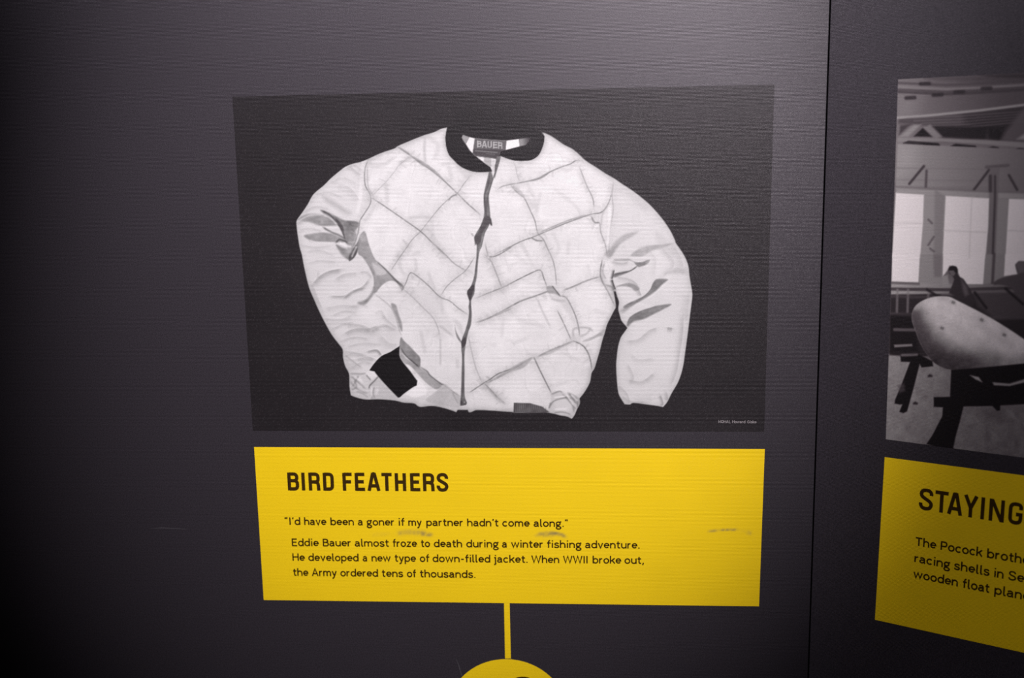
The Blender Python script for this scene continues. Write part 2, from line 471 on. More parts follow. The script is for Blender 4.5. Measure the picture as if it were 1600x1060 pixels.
BODY = cat(
    c6(150,155, 135,230, 130,300, 140,400, 175,500, 230,560, 290,620, 350,660, 420,690, 480,705, 570,712, 660,708, 705,705, 712,690,
       760,600, 815,512, 880,535, 960,560, 1020,570, 1100,572, 1200,560, 1270,520, 1310,470, 1340,400, 1360,330, 1365,265, 1330,215),
    c2(410,215, 450,235, 500,268, 540,295, 590,320, 640,360, 685,403, 760,450, 820,490, 880,525, 930,560, 1000,605, 1060,650, 1130,710, 1210,800, 1265,880, 1300,950),
    c4(1120,0, 1155,50, 1180,95, 1195,140, 1200,190, 1212,260, 1218,310, 1210,380, 1200,460, 1190,540, 1175,650, 1165,720, 1150,780, 1130,830, 1095,890, 1070,940, 1045,970,
       1010,963, 950,955, 870,945, 850,955, 818,953, 800,925, 782,890, 775,840, 770,780, 768,720, 772,670, 780,610, 795,560, 815,530, 835,502, 825,490, 800,460, 790,430, 780,390, 785,350, 775,320, 765,285,
       752,284, 757,310, 762,345, 765,380, 755,400, 735,440, 715,480, 700,530, 685,580, 670,640, 655,690, 640,740, 622,770, 615,815, 600,850, 575,890, 550,920, 552,950, 535,985, 520,1020, 505,1040,
       480,1027, 440,1020, 400,1010, 360,1003, 330,1002, 250,1005, 165,1003, 150,1000, 80,995, 10,990),
    c5(1510,622, 1480,630, 1450,643, 1430,642, 1420,620, 1325,620, 1310,643, 1280,630, 1200,605, 1110,585, 1050,583, 975,592, 940,582, 915,562, 880,555, 800,550, 730,532, 640,522, 550,517, 440,520, 350,500, 298,480, 285,400),
    c3(468,960, 465,900, 440,850, 425,790, 422,735, 390,690, 345,630, 300,550, 260,470, 225,390, 195,320, 175,250, 155,160, 140,80),
    c1(125,1000, 112,920, 103,840, 108,810, 140,765, 180,705, 220,635, 290,575, 340,525, 400,475, 440,445, 490,425, 545,412, 600,390, 680,352, 780,318, 800,303, 880,268, 980,228, 1050,207, 1100,183))
CUFF = cat(c3(817,712, 800,720, 750,752, 690,780, 640,830, 605,880, 640,887, 665,920), c5(650,400, 750,503, 770,498, 800,470, 840,440, 890,405, 930,385, 935,340, 905,300, 870,250, 820,190, 790,150, 765,100, 765,5))
NECK = c6(345,245, 430,275, 500,292, 620,312, 760,320, 890,320, 960,310, 1040,298, 1120,286, 1165,290, 1150,330, 1130,375, 1050,393, 960,415, 880,435, 820,450, 815,512,
          760,600, 712,690, 690,650, 640,615, 580,570, 520,520, 470,475, 430,430, 390,370, 350,320, 332,280)
COLLAR = cat(c6(150,155, 135,230, 130,300, 140,400, 175,500, 230,560, 290,620, 350,660, 420,690, 480,705, 570,712, 660,708, 705,705, 712,690,
                690,650, 640,615, 580,570, 520,520, 470,475, 430,430, 390,370, 350,320, 332,280, 345,245, 430,272, 500,290, 620,312, 760,318, 890,318, 960,310, 1040,298, 1120,286, 1165,290,
                1150,330, 1130,375, 1050,393, 960,415, 880,435, 820,450, 810,505, 880,535, 960,560, 1020,570, 1100,572, 1200,560, 1270,520, 1310,470, 1340,400, 1360,330, 1365,265, 1330,215,
                1200,150, 1000,110, 750,90, 500,95, 280,110))
ZIP = cat(c6(770,520, 825,508, 800,600, 770,700, 745,790), c1(1465,510, 1440,600, 1430,660, 1437,740, 1440,800, 1432,850, 1405,900, 1390,960, 1380,1000),
          c3(1365,60, 1355,140, 1348,230, 1335,290, 1330,350, 1308,400, 1312,480, 1308,560, 1290,610, 1275,680, 1265,740, 1262,800),
          c5(1390,230, 1390,450, 1400,520, 1412,550, 1405,572, 1350,582, 1345,560, 1352,500, 1358,380, 1362,230, 1365,100),
          c3(1240,740, 1243,670, 1265,610, 1285,540, 1293,480, 1290,440, 1295,400, 1282,360, 1280,330, 1310,290, 1330,220, 1340,140, 1350,60, 1345,0),
          c1(1335,990, 1328,930, 1350,890, 1385,830, 1398,760, 1395,700, 1398,620, 1412,560, 1430,480), c6(665,708, 700,704, 712,740, 740,650))
LABEL = c6(500,290, 700,308, 890,320, 885,380, 878,438, 820,452, 805,500, 752,545, 640,530, 500,512, 468,478, 480,390)
HEMRIB = c4(162,945, 260,948, 330,968, 372,1000, 330,1004, 250,1006, 160,1002)
SLEEVE_R = cat(c2(880,525, 1000,590, 1130,690, 1260,850, 1400,1080), c4(1300,300, 1250,600, 1100,1000, 800,1000, 755,600, 800,480, 765,290, 745,215, 757,160, 740,60), c2(845,1050, 850,850, 875,740, 870,620))
SLEEVE_L = cat(c1(600,385, 578,440, 565,520, 590,600, 615,650, 590,740, 540,830, 520,930, 500,1000), c3(510,60, 640,190, 640,340, 760,430, 800,560, 825,640, 817,712, 690,780, 605,880, 560,900, 465,905, 300,760, 60,0), c1(50,800, 300,450))


BODY, CUFF, NECK, COLLAR, ZIP = [smooth_outline(p_, n=3) for p_ in (BODY, CUFF, NECK, COLLAR, ZIP)]


def paint_jacket():
    K = Canvas(355, 123, 1218, 681)
    K.a[:] = 29 + K.noise(1.2, 1.5) + K.noise(60, 1.2) + K.noise(200, 1.2)
    K.a += (rng.random(K.a.shape) > 0.94) * rng.random(K.a.shape) * 30      # grain of the enlargement
    K.line(c6(200,100, 480,60, 900,50, 1250,160), 12, 10, 0.7, 16)              # collar back lost in the dark
    w, m = K.mask(BODY, 1.3)
    J = np.zeros(K.a.shape); J[w] = m
    K.a = K.a * (1 - J) + J * (228 + K.noise(5, 1.3) + K.noise(16, 2.2) + K.noise(45, 2.5))
    P = lambda p, v, soft=1.4, a=1.0, sm=True: K.poly(p, v, soft, a, sm, J)
    def Ln(p, v=150, wd=0.4, a=0.7, soft=0.9, **k):
        K.line(p, v, wd, a, soft, clip=J, **k)
    # the edges of the down body turn away and go a little grey
    d, _, _, _ = K.dist(K.X, K.Y, BODY[::4], True)
    K.a -= J * 30 * np.exp(-(d / 5.0) ** 2) + J * 8 * np.exp(-(d / 16.0) ** 2)
    # small creases of the cloth
    for cell, wd_, amp in ((20, .07, 8), (34, .045, 9), (13, .12, 5)):
        n_ = K.noise(cell, 1.0)
        K.a -= J * amp * np.exp(-(n_ / wd_) ** 2) * np.clip(.5 + K.noise(30, .6), 0, 1)
        K.a += J * amp * .7 * np.exp(-((n_ - 2 * wd_) / wd_) ** 2) * np.clip(.5 + K.noise(30, .6), 0, 1)
    def seam(p, v=140, wd=0.3, a=0.75, puff=0.10, pw=7):
        Ln(p, 175, 1, puff * 2.2, pw, taper=False)
        Ln(p, 243, 0, 0.25, 1.5)
        Ln(p, v, wd, a, 0.8)
        q = spline(p, 8)
        k = 2
        while k < len(q) - 2:                                   # puckers where the stitching pulls the cloth
            t = q[k + 1] - q[k - 1]
            L_ = np.hypot(*t) + 1e-6
            n_ = np.array([-t[1], t[0]]) / L_ * rng.choice([-1, 1])
            r_ = rng.uniform(4, 13)
            e = q[k] + n_ * r_ + t / L_ * rng.uniform(-5, 5)
            Ln([q[k], (q[k] + e) / 2 + rng.uniform(-.8, .8, 2), e], 184 if rng.random() < .62 else 244, .2, rng.uniform(.12, .42), rng.uniform(.8, 1.6))
            k += int(rng.integers(1, 4))
    # ---- sleeve on the left of the print: tone and folds
    P(SLEEVE_L, 206, 8, 0.45)
    P(c1(110,812, 180,772, 290,777, 340,802, 385,845, 330,852, 260,850, 190,828), 148, 3, 0.95)
    P(c1(110,812, 180,772, 240,775, 200,800, 150,835, 108,845), 170, 6, 0.5)
    P(c1(270,745, 330,762, 400,800, 450,818, 530,828, 520,870, 490,905, 445,925, 448,965, 436,905, 410,870, 375,835, 320,795), 128, 3, 0.95)
    P(c1(370,800, 420,850, 440,940, 425,900, 400,860), 70, 2, 0.8)
    P(c1(285,640, 360,680, 430,730, 480,760, 450,775, 380,735, 300,680), 178, 7, 0.7)
    P(c1(155,920, 220,905, 310,900, 390,925, 445,960, 372,968, 220,965, 185,948), 146, 3, 0.95)
    Ln(c1(285,862, 335,892, 400,920, 445,948), 110, 1, 0.8, 1.2)
    Ln(c1(270,745, 330,775, 372,820, 405,865, 430,920, 442,955), 76, .8, .85, 1)
    Ln(c1(290,777, 340,802, 385,845), 232, .8, .6, 1.2)
    Ln(c1(104,830, 150,800, 200,780, 290,775), 205, .6, .6, 1.2)
    Ln(c1(185,950, 240,966, 370,970), 236, .8, .6, 1.2)
    P(c1(450,818, 530,828, 525,865, 480,850), 108, 2.5, .6)
    P(c1(440,900, 500,890, 520,930, 500,1000, 470,1050, 455,1000, 445,960), 130, 3, 0.9)
    Ln(c1(375,968, 400,948, 440,960, 455,975), 90, 1.2, 0.9, 1)
    Ln(c1(395,970, 450,990, 485,1000), 238, 1.6, 0.8, 1.2)
    P(c1(375,985, 430,1003, 470,1008, 500,985, 520,1000, 480,1060, 470,1090, 420,1060), 158, 3, 0.9)
    P(c3(375,12, 410,30, 450,50, 478,70, 468,118, 430,80), 140, 2, 0.8)
    P(c3(468,125, 465,90, 485,50, 520,0, 540,-40, 545,-20, 530,40, 505,95), 84, 2, 0.9)
    Ln(c3(483,100, 500,60, 520,20), 190, 1, 0.8, 1)
    Ln(c1(575,400, 560,440, 552,520, 545,640, 520,780), 242, 3, 0.5, 1.6)
    seam(c1(600,390, 578,450, 572,520, 580,580, 612,640, 612,700, 570,770, 540,820, 528,900, 500,980, 470,1040), 130, .4, .8)
    Ln(c1(592,430, 592,520, 600,590, 640,660), 170, 0, 0.6, 1.2)
    for p, a, wd in ((c3(215,280, 270,225, 330,195, 415,178), .55, 3), (c3(330,365, 430,365, 480,335, 560,300, 600,250), .5, 1), (c3(370,250, 430,215, 520,205), .3, 3),
                     (c3(430,380, 500,330, 570,310), .6, .6), (c3(300,450, 420,430, 540,440), .2, 4), (c3(430,625, 500,595, 600,590, 670,570), .45, 3.5),
                     (c3(450,560, 560,570, 620,600), .3, 3), (c3(640,480, 690,470, 720,520), .4, 4), (c3(590,750, 640,738, 670,745, 690,775), .7, .8), (c3(430,745, 520,760, 640,800), .25, 3),
                     (c3(520,800, 600,790, 640,800), .35, 2), (c3(540,560, 620,610, 700,560, 780,600), .2, 4), (c3(690,640, 740,690, 800,700), .22, 5),
                     (c1(470,440, 520,480, 550,500), .3, 2), (c1(390,560, 480,600, 540,680), .16, 6), (c3(220,300, 250,380, 280,450), .3, 6), (c3(300,520, 400,530, 480,500), .2, 4)):
        Ln(p, 150, .3, min(a * 1.15, .9), 2.4 + wd * 1.2, side=1)
        Ln(p + (0, -2.2), 240, .3, a * .4, 1.5)
    P(c3(640,350, 700,395, 755,450, 720,520, 700,590, 640,560, 540,500, 620,400), 234, 9, 0.35)
    P(c3(540,440, 640,440, 700,500, 640,520, 560,490), 232, 6, .4)
    for p, a in ((c1(150,760, 230,720, 330,735), .3), (c1(230,640, 320,620, 430,660), .25), (c1(330,560, 420,520, 520,560), .22), (c1(440,460, 500,430, 560,470), .3), (c1(120,880, 200,870, 280,890), .3), (c1(130,980, 220,1000, 340,990), .28),
                 (c3(170,60, 260,50, 360,80), .25), (c3(180,140, 260,120, 380,130), .25), (c3(205,300, 240,260, 250,200), .3), (c3(350,500, 430,470, 520,480), .3), (c3(340,600, 420,560, 500,545), .3), (c3(400,680, 500,650, 600,660), .35), (c3(450,720, 560,690, 700,700), .25),
                 (c3(640,590, 720,570, 790,600), .35), (c3(700,500, 740,540, 800,590), .3), (c3(430,780, 500,760, 580,770), .3), (c3(480,860, 560,820, 620,830), .35), (c3(540,200, 590,200, 625,240), .35), (c3(470,440, 540,425, 600,440), .25)):
        Ln(p, 158, .3, a, 3.5, side=1)
    # ---- shade between sleeve and body
    P(c3(530,-20, 545,-60, 575,-80, 600,0, 625,70, 655,125, 690,160, 722,188, 775,235, 832,292, 830,325, 792,272, 742,262, 695,290, 640,345, 636,270, 632,230, 600,160, 560,100, 528,70), 148, 2, 0.9)
    P(c3(625,135, 680,165, 722,188, 715,215, 660,222, 640,190), 205, 3, 0.8)
    Ln(c3(650,125, 690,160, 740,195), 238, 1, .6, 1)
    P(c3(643,345, 605,395, 575,425, 545,425, 525,410, 580,390, 620,340, 636,300, 660,330), 142, 3.5, 0.85)
    Ln(c3(640,350, 700,395, 755,445, 790,520, 808,590, 826,640), 175, 0.4, 0.7, 1)
    P(c3(758,415, 790,430, 808,490, 830,555, 832,610, 812,580, 792,510, 762,450), 150, 2.5, 0.9)
    P(c3(640,355, 700,335, 760,320, 830,330, 780,380, 760,410, 700,380), 214, 4, 0.6)
    P(c3(822,652, 850,680, 885,712, 920,750, 955,790, 958,830, 950,855, 900,820, 850,775, 815,735), 138, 2, 0.95)
    P(c3(817,745, 860,795, 950,858, 1000,890, 1040,925, 1075,960, 1112,980, 1070,1010, 1010,975, 950,915, 890,850, 850,830, 820,790), 165, 2, 0.95)
    Ln(c3(825,725, 860,780, 950,858), 85, .3, 0.8, .9)
    P(c5(840,190, 880,230, 905,290, 960,330, 1010,390, 1030,440, 1000,480, 900,500, 850,480, 830,460, 930,390, 938,340, 905,295, 860,240), 244, 3, 0.8)
    Ln(c5(960,205, 1030,250, 1060,290, 1150,360, 1200,385, 1270,440, 1345,490), 105, .4, .85, .9)
    P(c5(1040,500, 1120,440, 1190,375, 1240,400, 1290,450, 1345,495, 1350,570, 1320,600, 1250,590, 1150,570, 1080,560, 1020,530), 182, 2.5, 0.85)
    P(c5(870,520, 1000,510, 1080,480, 1150,420, 1190,385, 1260,330, 1200,380, 1130,450, 1040,520), 206, 4, .4)
    Ln(c5(1275,455, 1300,510, 1330,560), 130, .6, .7, 1)
    P(c5(1200,540, 1260,580, 1320,600, 1340,560, 1270,460), 200, 3, .5)
    # ---- lower left hem, gathered
    P(c5(290,270, 420,268, 560,290, 650,400, 740,500, 640,520, 440,520, 298,480, 282,400), 200, 3, 0.6)
    P(c5(560,305, 620,380, 690,450, 740,505, 620,515, 540,480, 560,400, 480,380), 188, 4, .55)
    P(c5(440,262, 520,250, 560,290, 480,330), 240, 2, .6)
    Ln(c5(560,300, 520,345, 480,385, 470,420), 110, .6, .8, 1)
    Ln(c5(445,285, 480,325, 490,330), 130, .4, .8, 1)
    for p in (c5(290,270, 380,275, 440,268), c5(300,300, 340,330, 440,420), c5(370,290, 340,350, 310,400), c5(290,350, 360,420, 460,465), c5(300,430, 350,400, 330,330), c5(520,400, 510,460, 530,510), c5(350,440, 420,470, 460,500), c5(480,470, 500,500, 490,515)):
        Ln(p, 140, .6, .5, 1.2)
    for p in (c5(330,300, 420,360), c5(380,300, 400,350), c5(500,400, 490,500), c5(560,420, 540,470)):
        Ln(p, 240, 1, .5, 1.2)
    P(c5(220,80, 270,110, 400,210, 380,230, 280,240, 240,180), 190, 4, .5)
    Ln(c5(240,90, 300,140, 400,215), 150, .5, .4, 1)
    # ---- quilting
    seam(c1(795,305, 890,368, 970,425, 1060,490, 1130,550, 1215,632, 1290,705, 1370,775), 120, .5, .85)
    P(c1(890,368, 960,400, 1060,470, 1130,545, 1090,520, 1020,460, 960,430), 150, 2, .75)
    P(c1(800,305, 860,335, 900,370, 850,345), 140, 1.6, .8)
    seam(c1(890,370, 815,430, 770,490, 720,550, 650,620, 625,650), 175, .3, .6)
    Ln(c1(810,425, 860,395, 905,380), 170, 2, .4, 2)
    seam(c1(1310,500, 1260,560, 1215,625, 1150,670, 1080,740, 1000,840, 960,890, 900,950, 850,1020, 820,1060), 150, .3, .7)
    Ln(c1(1150,680, 1180,645, 1215,640), 120, .6, .6, 1)
    seam(c1(625,662, 700,710, 830,800, 960,892, 1040,970, 1130,1060), 120, .3, .85)
    Ln(c1(990,232, 985,330, 992,420), 185, 1, .6, 2)
    for p in (c1(1000,230, 1080,300, 1050,400), c1(1150,430, 1170,540, 1120,520), c1(1320,440, 1290,520, 1240,470), c1(610,440, 700,430, 780,380), c1(720,560, 730,700), c1(1000,850, 1040,920, 1050,1000), c1(650,700, 600,790, 560,830), c1(880,800, 960,790, 1020,800), c1(1100,430,1170,420)):
        Ln(p, 185, 2, .35, 2.6)
    # right half
    seam(c2(80,600, 110,580, 160,568, 260,550, 350,530, 400,505, 440,480, 520,445, 580,425, 620,402, 665,405), 130, .5, .85)
    P(c2(260,548, 350,522, 400,495, 440,478, 400,515, 340,540), 150, 1.8, .8)
    P(c2(200,550, 260,500, 350,505, 400,480, 440,360, 450,280, 470,300, 440,430, 340,470, 230,480), 208, 8, .35)
    seam(c2(165,570, 210,620, 260,660, 300,740, 335,820, 355,905, 395,950, 440,1050), 130, .3, .8)
    P(c2(170,575, 225,600, 265,650, 230,635), 175, 2.5, .7)
    seam(c2(185,400, 205,460, 212,500, 228,545), 165, .4, .7)
    P(c2(60,590, 110,570, 170,560, 220,540, 190,440, 175,400, 110,385, 100,395), 216, 6, .3)
    seam(c2(60,1050, 150,1005, 240,960, 310,935, 370,910, 440,880, 560,830, 700,780, 740,770, 800,755, 850,680, 875,560), 125, .4, .85)
    Ln(c2(360,905, 440,870, 560,820, 690,778), 140, 1, .6, 1.3, side=-1)
    Ln(c2(310,935, 350,955, 390,955), 110, .4, .7, 1)
    seam(c2(640,440, 690,570, 735,665, 742,730), 140, .3, .75)
    seam(c2(720,780, 740,825, 780,835, 790,900, 820,980, 835,1060), 145, .4, .7)
    Ln(c2(725,790, 750,830, 780,830), 120, .6, .6, 1)
    seam(c2(880,530, 868,650, 876,740, 858,850, 848,960, 845,1060), 150, .5, .75)
    Ln(c2(862,700, 830,720, 800,780, 790,860), 175, .8, .5, 1.3)
    Ln(c2(850,700, 850,850, 838,1000), 246, 2, .6, 1.6)
    for p in (c2(270,540, 330,660, 350,780), c2(220,620, 300,680, 330,740), c2(490,440, 560,470, 600,440), c2(370,620, 350,760), c2(470,600, 600,700, 660,780), c2(570,960, 560,1060), c2(230,960, 290,1060), c2(450,890, 500,1000, 480,1060), c2(640,480, 700,620), c2(320,650, 280,600)):
        Ln(p, 190, 1.5, .3, 2.4)
    # sleeve on the right of the print
    P(SLEEVE_R, 206, 6, 0.55)
    P(c2(845,1060, 860,1000, 900,950, 960,910, 1050,890, 1000,930, 950,960, 900,1000, 870,1050), 165, 4, .7)
    P(c2(1000,1060, 1050,1010, 1120,988, 1200,990, 1130,1020, 1060,1050), 175, 4, .6)
    Ln(c2(890,590, 1000,640, 1120,760), 180, 2, .3, 5)
    P(c2(1160,900, 1230,930, 1290,1060, 1220,1060), 190, 8, .4)
    P(c4(855,72, 900,40, 960,18, 1030,10, 1110,0, 1040,30, 980,45, 920,80), 172, 3, .75)
    P(c4(845,98, 880,112, 920,112, 965,98, 958,120, 920,138, 895,140, 870,112), 118, 2, .9)
    P(c4(895,132, 860,162, 810,185, 757,203, 755,183, 800,170, 850,162, 880,150), 110, 2.5, .85)
    Ln(c4(750,100, 800,100, 850,98), 150, .8, .6, 1.6)
    Ln(c4(757,185, 800,178, 850,165, 890,138), 80, .4, .8, .9)
    Ln(c4(1010,216, 990,240, 970,280, 930,318, 860,352, 812,375), 92, .4, .7, 1)
    Ln(c4(835,488, 850,445, 900,412, 960,390, 1085,366), 96, .4, .7, 1)
    Ln(c4(1070,222, 1040,255, 1000,292, 950,328), 228, 1, .6, 1.4)
    Ln(c4(975,380, 900,360, 840,395), 226, 1, .5, 1.6)
    P(c4(980,60, 1060,60, 1100,140, 1020,190, 960,220, 940,170), 224, 8, .5)
    P(c4(880,470, 1000,440, 1100,460, 1120,600, 1100,760, 960,780, 850,700, 860,560), 222, 12, .5)
    P(c4(765,262, 800,245, 845,235, 885,250, 905,270, 880,285, 850,262, 800,255), 138, 2.5, .8)
    P(c4(1010,214, 1072,216, 1040,245, 1000,285, 950,320, 880,360, 830,385, 812,378, 860,350, 930,320, 970,280, 985,240), 118, 3, .9)
    P(c4(790,400, 830,375, 880,355, 850,385, 810,412), 150, 4, .6)
    P(c4(1092,363, 1040,395, 980,425, 930,450, 870,465, 840,492, 832,480, 850,440, 900,410, 960,388, 1010,372), 118, 3, .9)
    P(c4(1092,363, 1020,395, 960,405, 1000,375), 145, 3, .6)
    P(c4(1060,180, 1120,150, 1190,155, 1200,185, 1120,180), 176, 5, .6)
    P(c4(700,60, 755,20, 790,0, 760,50, 730,90), 150, 4, .6)
    P(c4(780,270, 850,270, 900,300, 870,345, 800,330), 224, 6, .5)
    for p, v, wd, a in ((c4(680,195, 700,240, 745,260, 760,300), 130, .8, .7), (c4(745,215, 755,250, 765,275), 60, 1, .9), (c4(757,160, 745,215), 90, .6, .9), (c4(700,120, 690,170, 710,215), 160, 1, .6),
                        (c4(740,110, 800,120, 840,110), 165, 1, .5), (c4(770,200, 850,215, 900,250), 170, 1.6, .5), (c4(900,270, 915,310), 150, 3, .5), (c4(830,580, 900,570, 960,520, 1010,500), 178, 4, .5),
                        (c4(1070,500, 1100,505), 140, 3, .5), (c4(840,810, 920,820, 990,770), 172, 3, .5), (c4(860,660, 900,690, 990,680), 190, 4, .4), (c4(840,720, 870,790, 860,830), 175, 2, .4),
                        (c4(1165,420, 1160,540, 1145,640, 1125,760, 1090,850), 160, 3, .35), (c4(1200,300, 1185,460), 170, 8, .3), (c4(800,900, 850,935, 940,940), 160, 3, .4), (c4(1030,900, 1045,950, 1030,965), 140, 1.2, .6),
                        (c4(1065,880, 1075,930), 165, 2, .5), (c4(780,840, 830,890, 850,950), 175, 2, .5), (c4(1040,30, 1110,120, 1050,200), 185, 4, .4), (c4(930,20, 1000,90, 990,200), 190, 4, .3),
                        (c4(1100,0, 1150,90, 1165,150), 180, 7, .4)):
        Ln(p, v, .3, min(a * 1.15, .9), 2.2 + wd, side=1)
    # body below
    seam(c3(880,10, 850,50, 800,120, 755,190), 150, .3, .7)
    seam(c3(1050,0, 1130,80, 1190,140, 1270,190), 140, .3, .75)
    seam(c3(1330,100, 1270,190, 1200,245, 1140,300, 1100,360), 150, .3, .75)
    Ln(c3(650,122, 720,185, 780,250, 832,300), 90, .5, .8, 1)
    Ln(c3(790,262, 830,290, 838,310, 828,328), 100, 1.2, .8, 1)
    seam(c3(832,325, 860,270, 890,205, 950,240, 1020,300, 1090,370, 1160,400, 1220,450, 1285,495), 125, .3, .85)
    seam(c3(840,318, 900,370, 970,440, 1040,510, 1075,575, 1092,640), 160, .4, .7)
    P(c3(900,345, 960,300, 1040,350, 1100,420, 1150,500, 1190,620, 1170,640, 1100,580, 1040,500, 960,420), 206, 6, .45)
    P(c3(1085,570, 1130,590, 1180,640, 1140,620), 175, 3, .5)
    P(c3(1195,565, 1205,610, 1245,688, 1230,680, 1205,640), 120, 1.6, .85)
    Ln(c3(1096,650, 1096,850), 188, .4, .6, 1.6)
    P(c3(1180,520, 1240,560, 1250,640, 1200,560), 195, 4, .5)
    for p in (c3(800,60, 820,170, 850,220), c3(920,100, 930,180, 900,200), c3(1010,200, 1060,330), c3(1100,370, 1110,480), c3(1210,800, 1215,870), c3(900,80, 960,60), c3(880,370, 910,330, 905,300), c3(900,900, 1000,870), c3(960,600, 990,760)):
        Ln(p, 185, 1.5, .35, 2.2)
    seam(c3(1405,0, 1420,70, 1440,110, 1480,210, 1522,305), 145, .3, .75)
    seam(c3(1590,25, 1500,80, 1450,95, 1410,88), 130, .5, .85)
    seam(c4(0,300, 90,265, 170,225, 260,180, 318,160, 340,210, 362,268), 120, .4, .85)
    seam(c3(1590,278, 1520,310, 1450,335, 1380,365, 1340,380), 160, .5, .8)
    seam(c4(-60,470, 0,450, 100,400, 200,345, 300,310, 370,285, 405,290), 135, 1.1, .8)
    seam(c4(0,80, 40,130, 90,265), 150, .3, .7)
    seam(c4(345,0, 385,80, 405,150, 415,250), 140, .3, .75)
    P(c4(355,260, 385,255, 420,290, 440,315, 400,300, 365,295), 150, 2.5, .85)
    Ln(c4(388,252, 410,280, 435,312), 80, .4, .8, .9)
    seam(c4(435,312, 470,322, 500,370, 530,440, 545,500, 552,550), 125, .5, .85)
    Ln(c4(380,325, 420,340, 470,345), 160, 1, .5, 1.5)
    P(c4(395,320, 430,350, 480,420, 520,470, 500,380, 470,335), 200, 5, .5)
    seam(c4(455,280, 520,255, 600,220, 670,200), 140, 1.2, .8)
    seam(c4(685,95, 674,170, 682,220, 720,290, 762,375), 120, .5, .85)
    P(c4(690,220, 730,260, 755,320, 758,370, 720,300), 190, 3, .5)
    seam(c4(420,400, 460,480, 500,570), 125, .3, .85)
    Ln(c4(300,325, 330,400, 380,500), 185, .6, .5, 1.5)
    seam(c4(300,675, 380,635, 440,610, 512,582), 150, 1.5, .8)
    P(c4(310,668, 400,628, 505,582, 440,625, 360,662), 172, 2.5, .6)
    P(c4(570,580, 640,548, 712,505, 705,540, 660,555, 610,578), 172, 2.5, .85)
    Ln(c4(515,560, 515,510, 560,500, 610,505, 630,525), 160, .8, .55, 1.4)
    Ln(c4(555,555, 600,530, 615,500), 170, .8, .5, 1.4)
    seam(c4(515,580, 560,600, 590,630, 612,680, 624,750), 120, .7, .85)
    seam(c4(0,830, 60,800, 150,750, 270,678), 145, 1, .8)
    P(c4(0,826, 60,790, 150,735, 265,678, 225,735, 140,765, 60,805), 165, 2.5, .75)
    seam(c4(280,675, 320,760, 360,840, 385,890), 110, .5, .85)
    seam(c4(0,850, 60,910, 110,950), 145, 1.3, .8)
    P(c4(0,850, 50,880, 110,950, 60,930), 185, 3, .6)
    seam(c3(1290,640, 1305,720, 1340,860, 1385,965), 165, .3, .7)
    seam(c3(1300,1030, 1390,970, 1440,940, 1500,900, 1590,868), 120, .5, .85)
    seam(c3(1590,450, 1480,500, 1380,535), 155, .6, .7)
    seam(c3(1400,970, 1440,1010, 1490,1065), 140, .5, .8)
    for p in (c4(100,440, 90,560), c4(150,600, 240,560), c4(100,860, 90,940), c4(160,60, 250,130), c4(600,120, 615,200), c4(220,20, 280,150), c4(430,640, 560,700), c4(640,400, 700,420), c4(180,450,350,500)):
        Ln(p, 195, 1.5, .28, 2.4)
    # gathered hem on the right
    P(c4(385,885, 440,880, 550,912, 552,950, 505,1040, 400,1010, 370,985, 380,930), 196, 3, .7)
    P(c4(480,885, 530,905, 552,925, 545,960, 520,940), 150, 2.5, .7)
    P(c4(400,950, 450,920, 500,950, 480,1000, 430,1000), 220, 5, .6)
    for p in (c4(385,895, 430,878, 450,885), c4(375,970, 400,935, 470,915, 520,925), c4(450,895, 500,940, 520,1000), c4(490,890, 530,950), c4(400,1005, 450,1000, 500,1015), c4(510,910, 535,930, 540,980), c4(380,945, 370,980), c4(465,905, 530,985)):
        Ln(p, 125, .5, .6, 1.1)
    for p in (c4(400,915, 470,905), c4(470,890, 515,960), c4(500,895, 540,935), c4(400,985, 480,980)):
        Ln(p, 245, .6, .6, 1)
    # ---- the inside of the neck, collar, label
    P2 = lambda p, v, soft=1.2, a=1.0, sm=False: K.poly(p, v, soft, a, sm)
    P2(COLLAR, 15, 1.3, 1, False)
    K.a += 0
    P2(c6(345,245, 430,275, 380,362, 345,310, 332,280), 150, 1.3)
    P2(c6(428,275, 498,292, 468,478, 425,430, 383,360), 232, 1.2)
    P2(c6(888,320, 960,310, 1045,299, 1057,390, 960,415, 880,437), 236, 1.2)
    P2(c6(1045,299, 1120,288, 1190,285, 1170,330, 1130,375, 1057,390), (815, 220, 140, 828, 218, 52), 1.4)
    P2(c6(510,515, 620,520, 760,545, 765,600, 712,700, 690,650, 640,615, 580,570), 225, 1.2)
    P2(c6(612,522, 700,545, 706,648, 640,615, 608,575), 172, 1.3)
    P2(c6(700,548, 752,556, 740,640, 714,690), 205, 1.2)
    P2(LABEL, 92, 1.1)
    P2(c6(478,415, 500,420, 790,430, 870,440, 815,455, 800,500, 752,545, 500,512, 468,478), 62, 1.2, .8)
    K.line(c6(500,294, 700,310, 885,322), 140, .1, .7, .5, sm=False, taper=False)
    K.line(c6(492,300, 480,400, 470,475, 500,508, 640,526, 745,542), 140, .1, .6, .5, sm=False, taper=False)
    for k in range(14):
        K.line(c6(505 + k * 20, 445 + k * 1.6, 513 + k * 20, 446 + k * 1.6), 150, .3, .75, .6, sm=False, taper=False)
    for k in range(9):
        K.line(c6(640 + k * 12, 480 + k * 1.6, 646 + k * 12, 481 + k * 1.6), 120, .2, .6, .5, sm=False, taper=False)
    for g, x in (('B', 522), ('A', 582), ('U', 654), ('E', 722), ('R', 784)):
        for st in HEAD[g][1]:
            q = np.array(st) * (3.25, 2.7) + (x, 0)
            K.line(c6(*np.stack([q[:, 0], 398 + (x - 500) * .06 - q[:, 1]], 1).ravel()), 178, .9, .9, .5, sm=False, taper=False)
    # ---- zipper
    P2(ZIP, 112, 1.2)
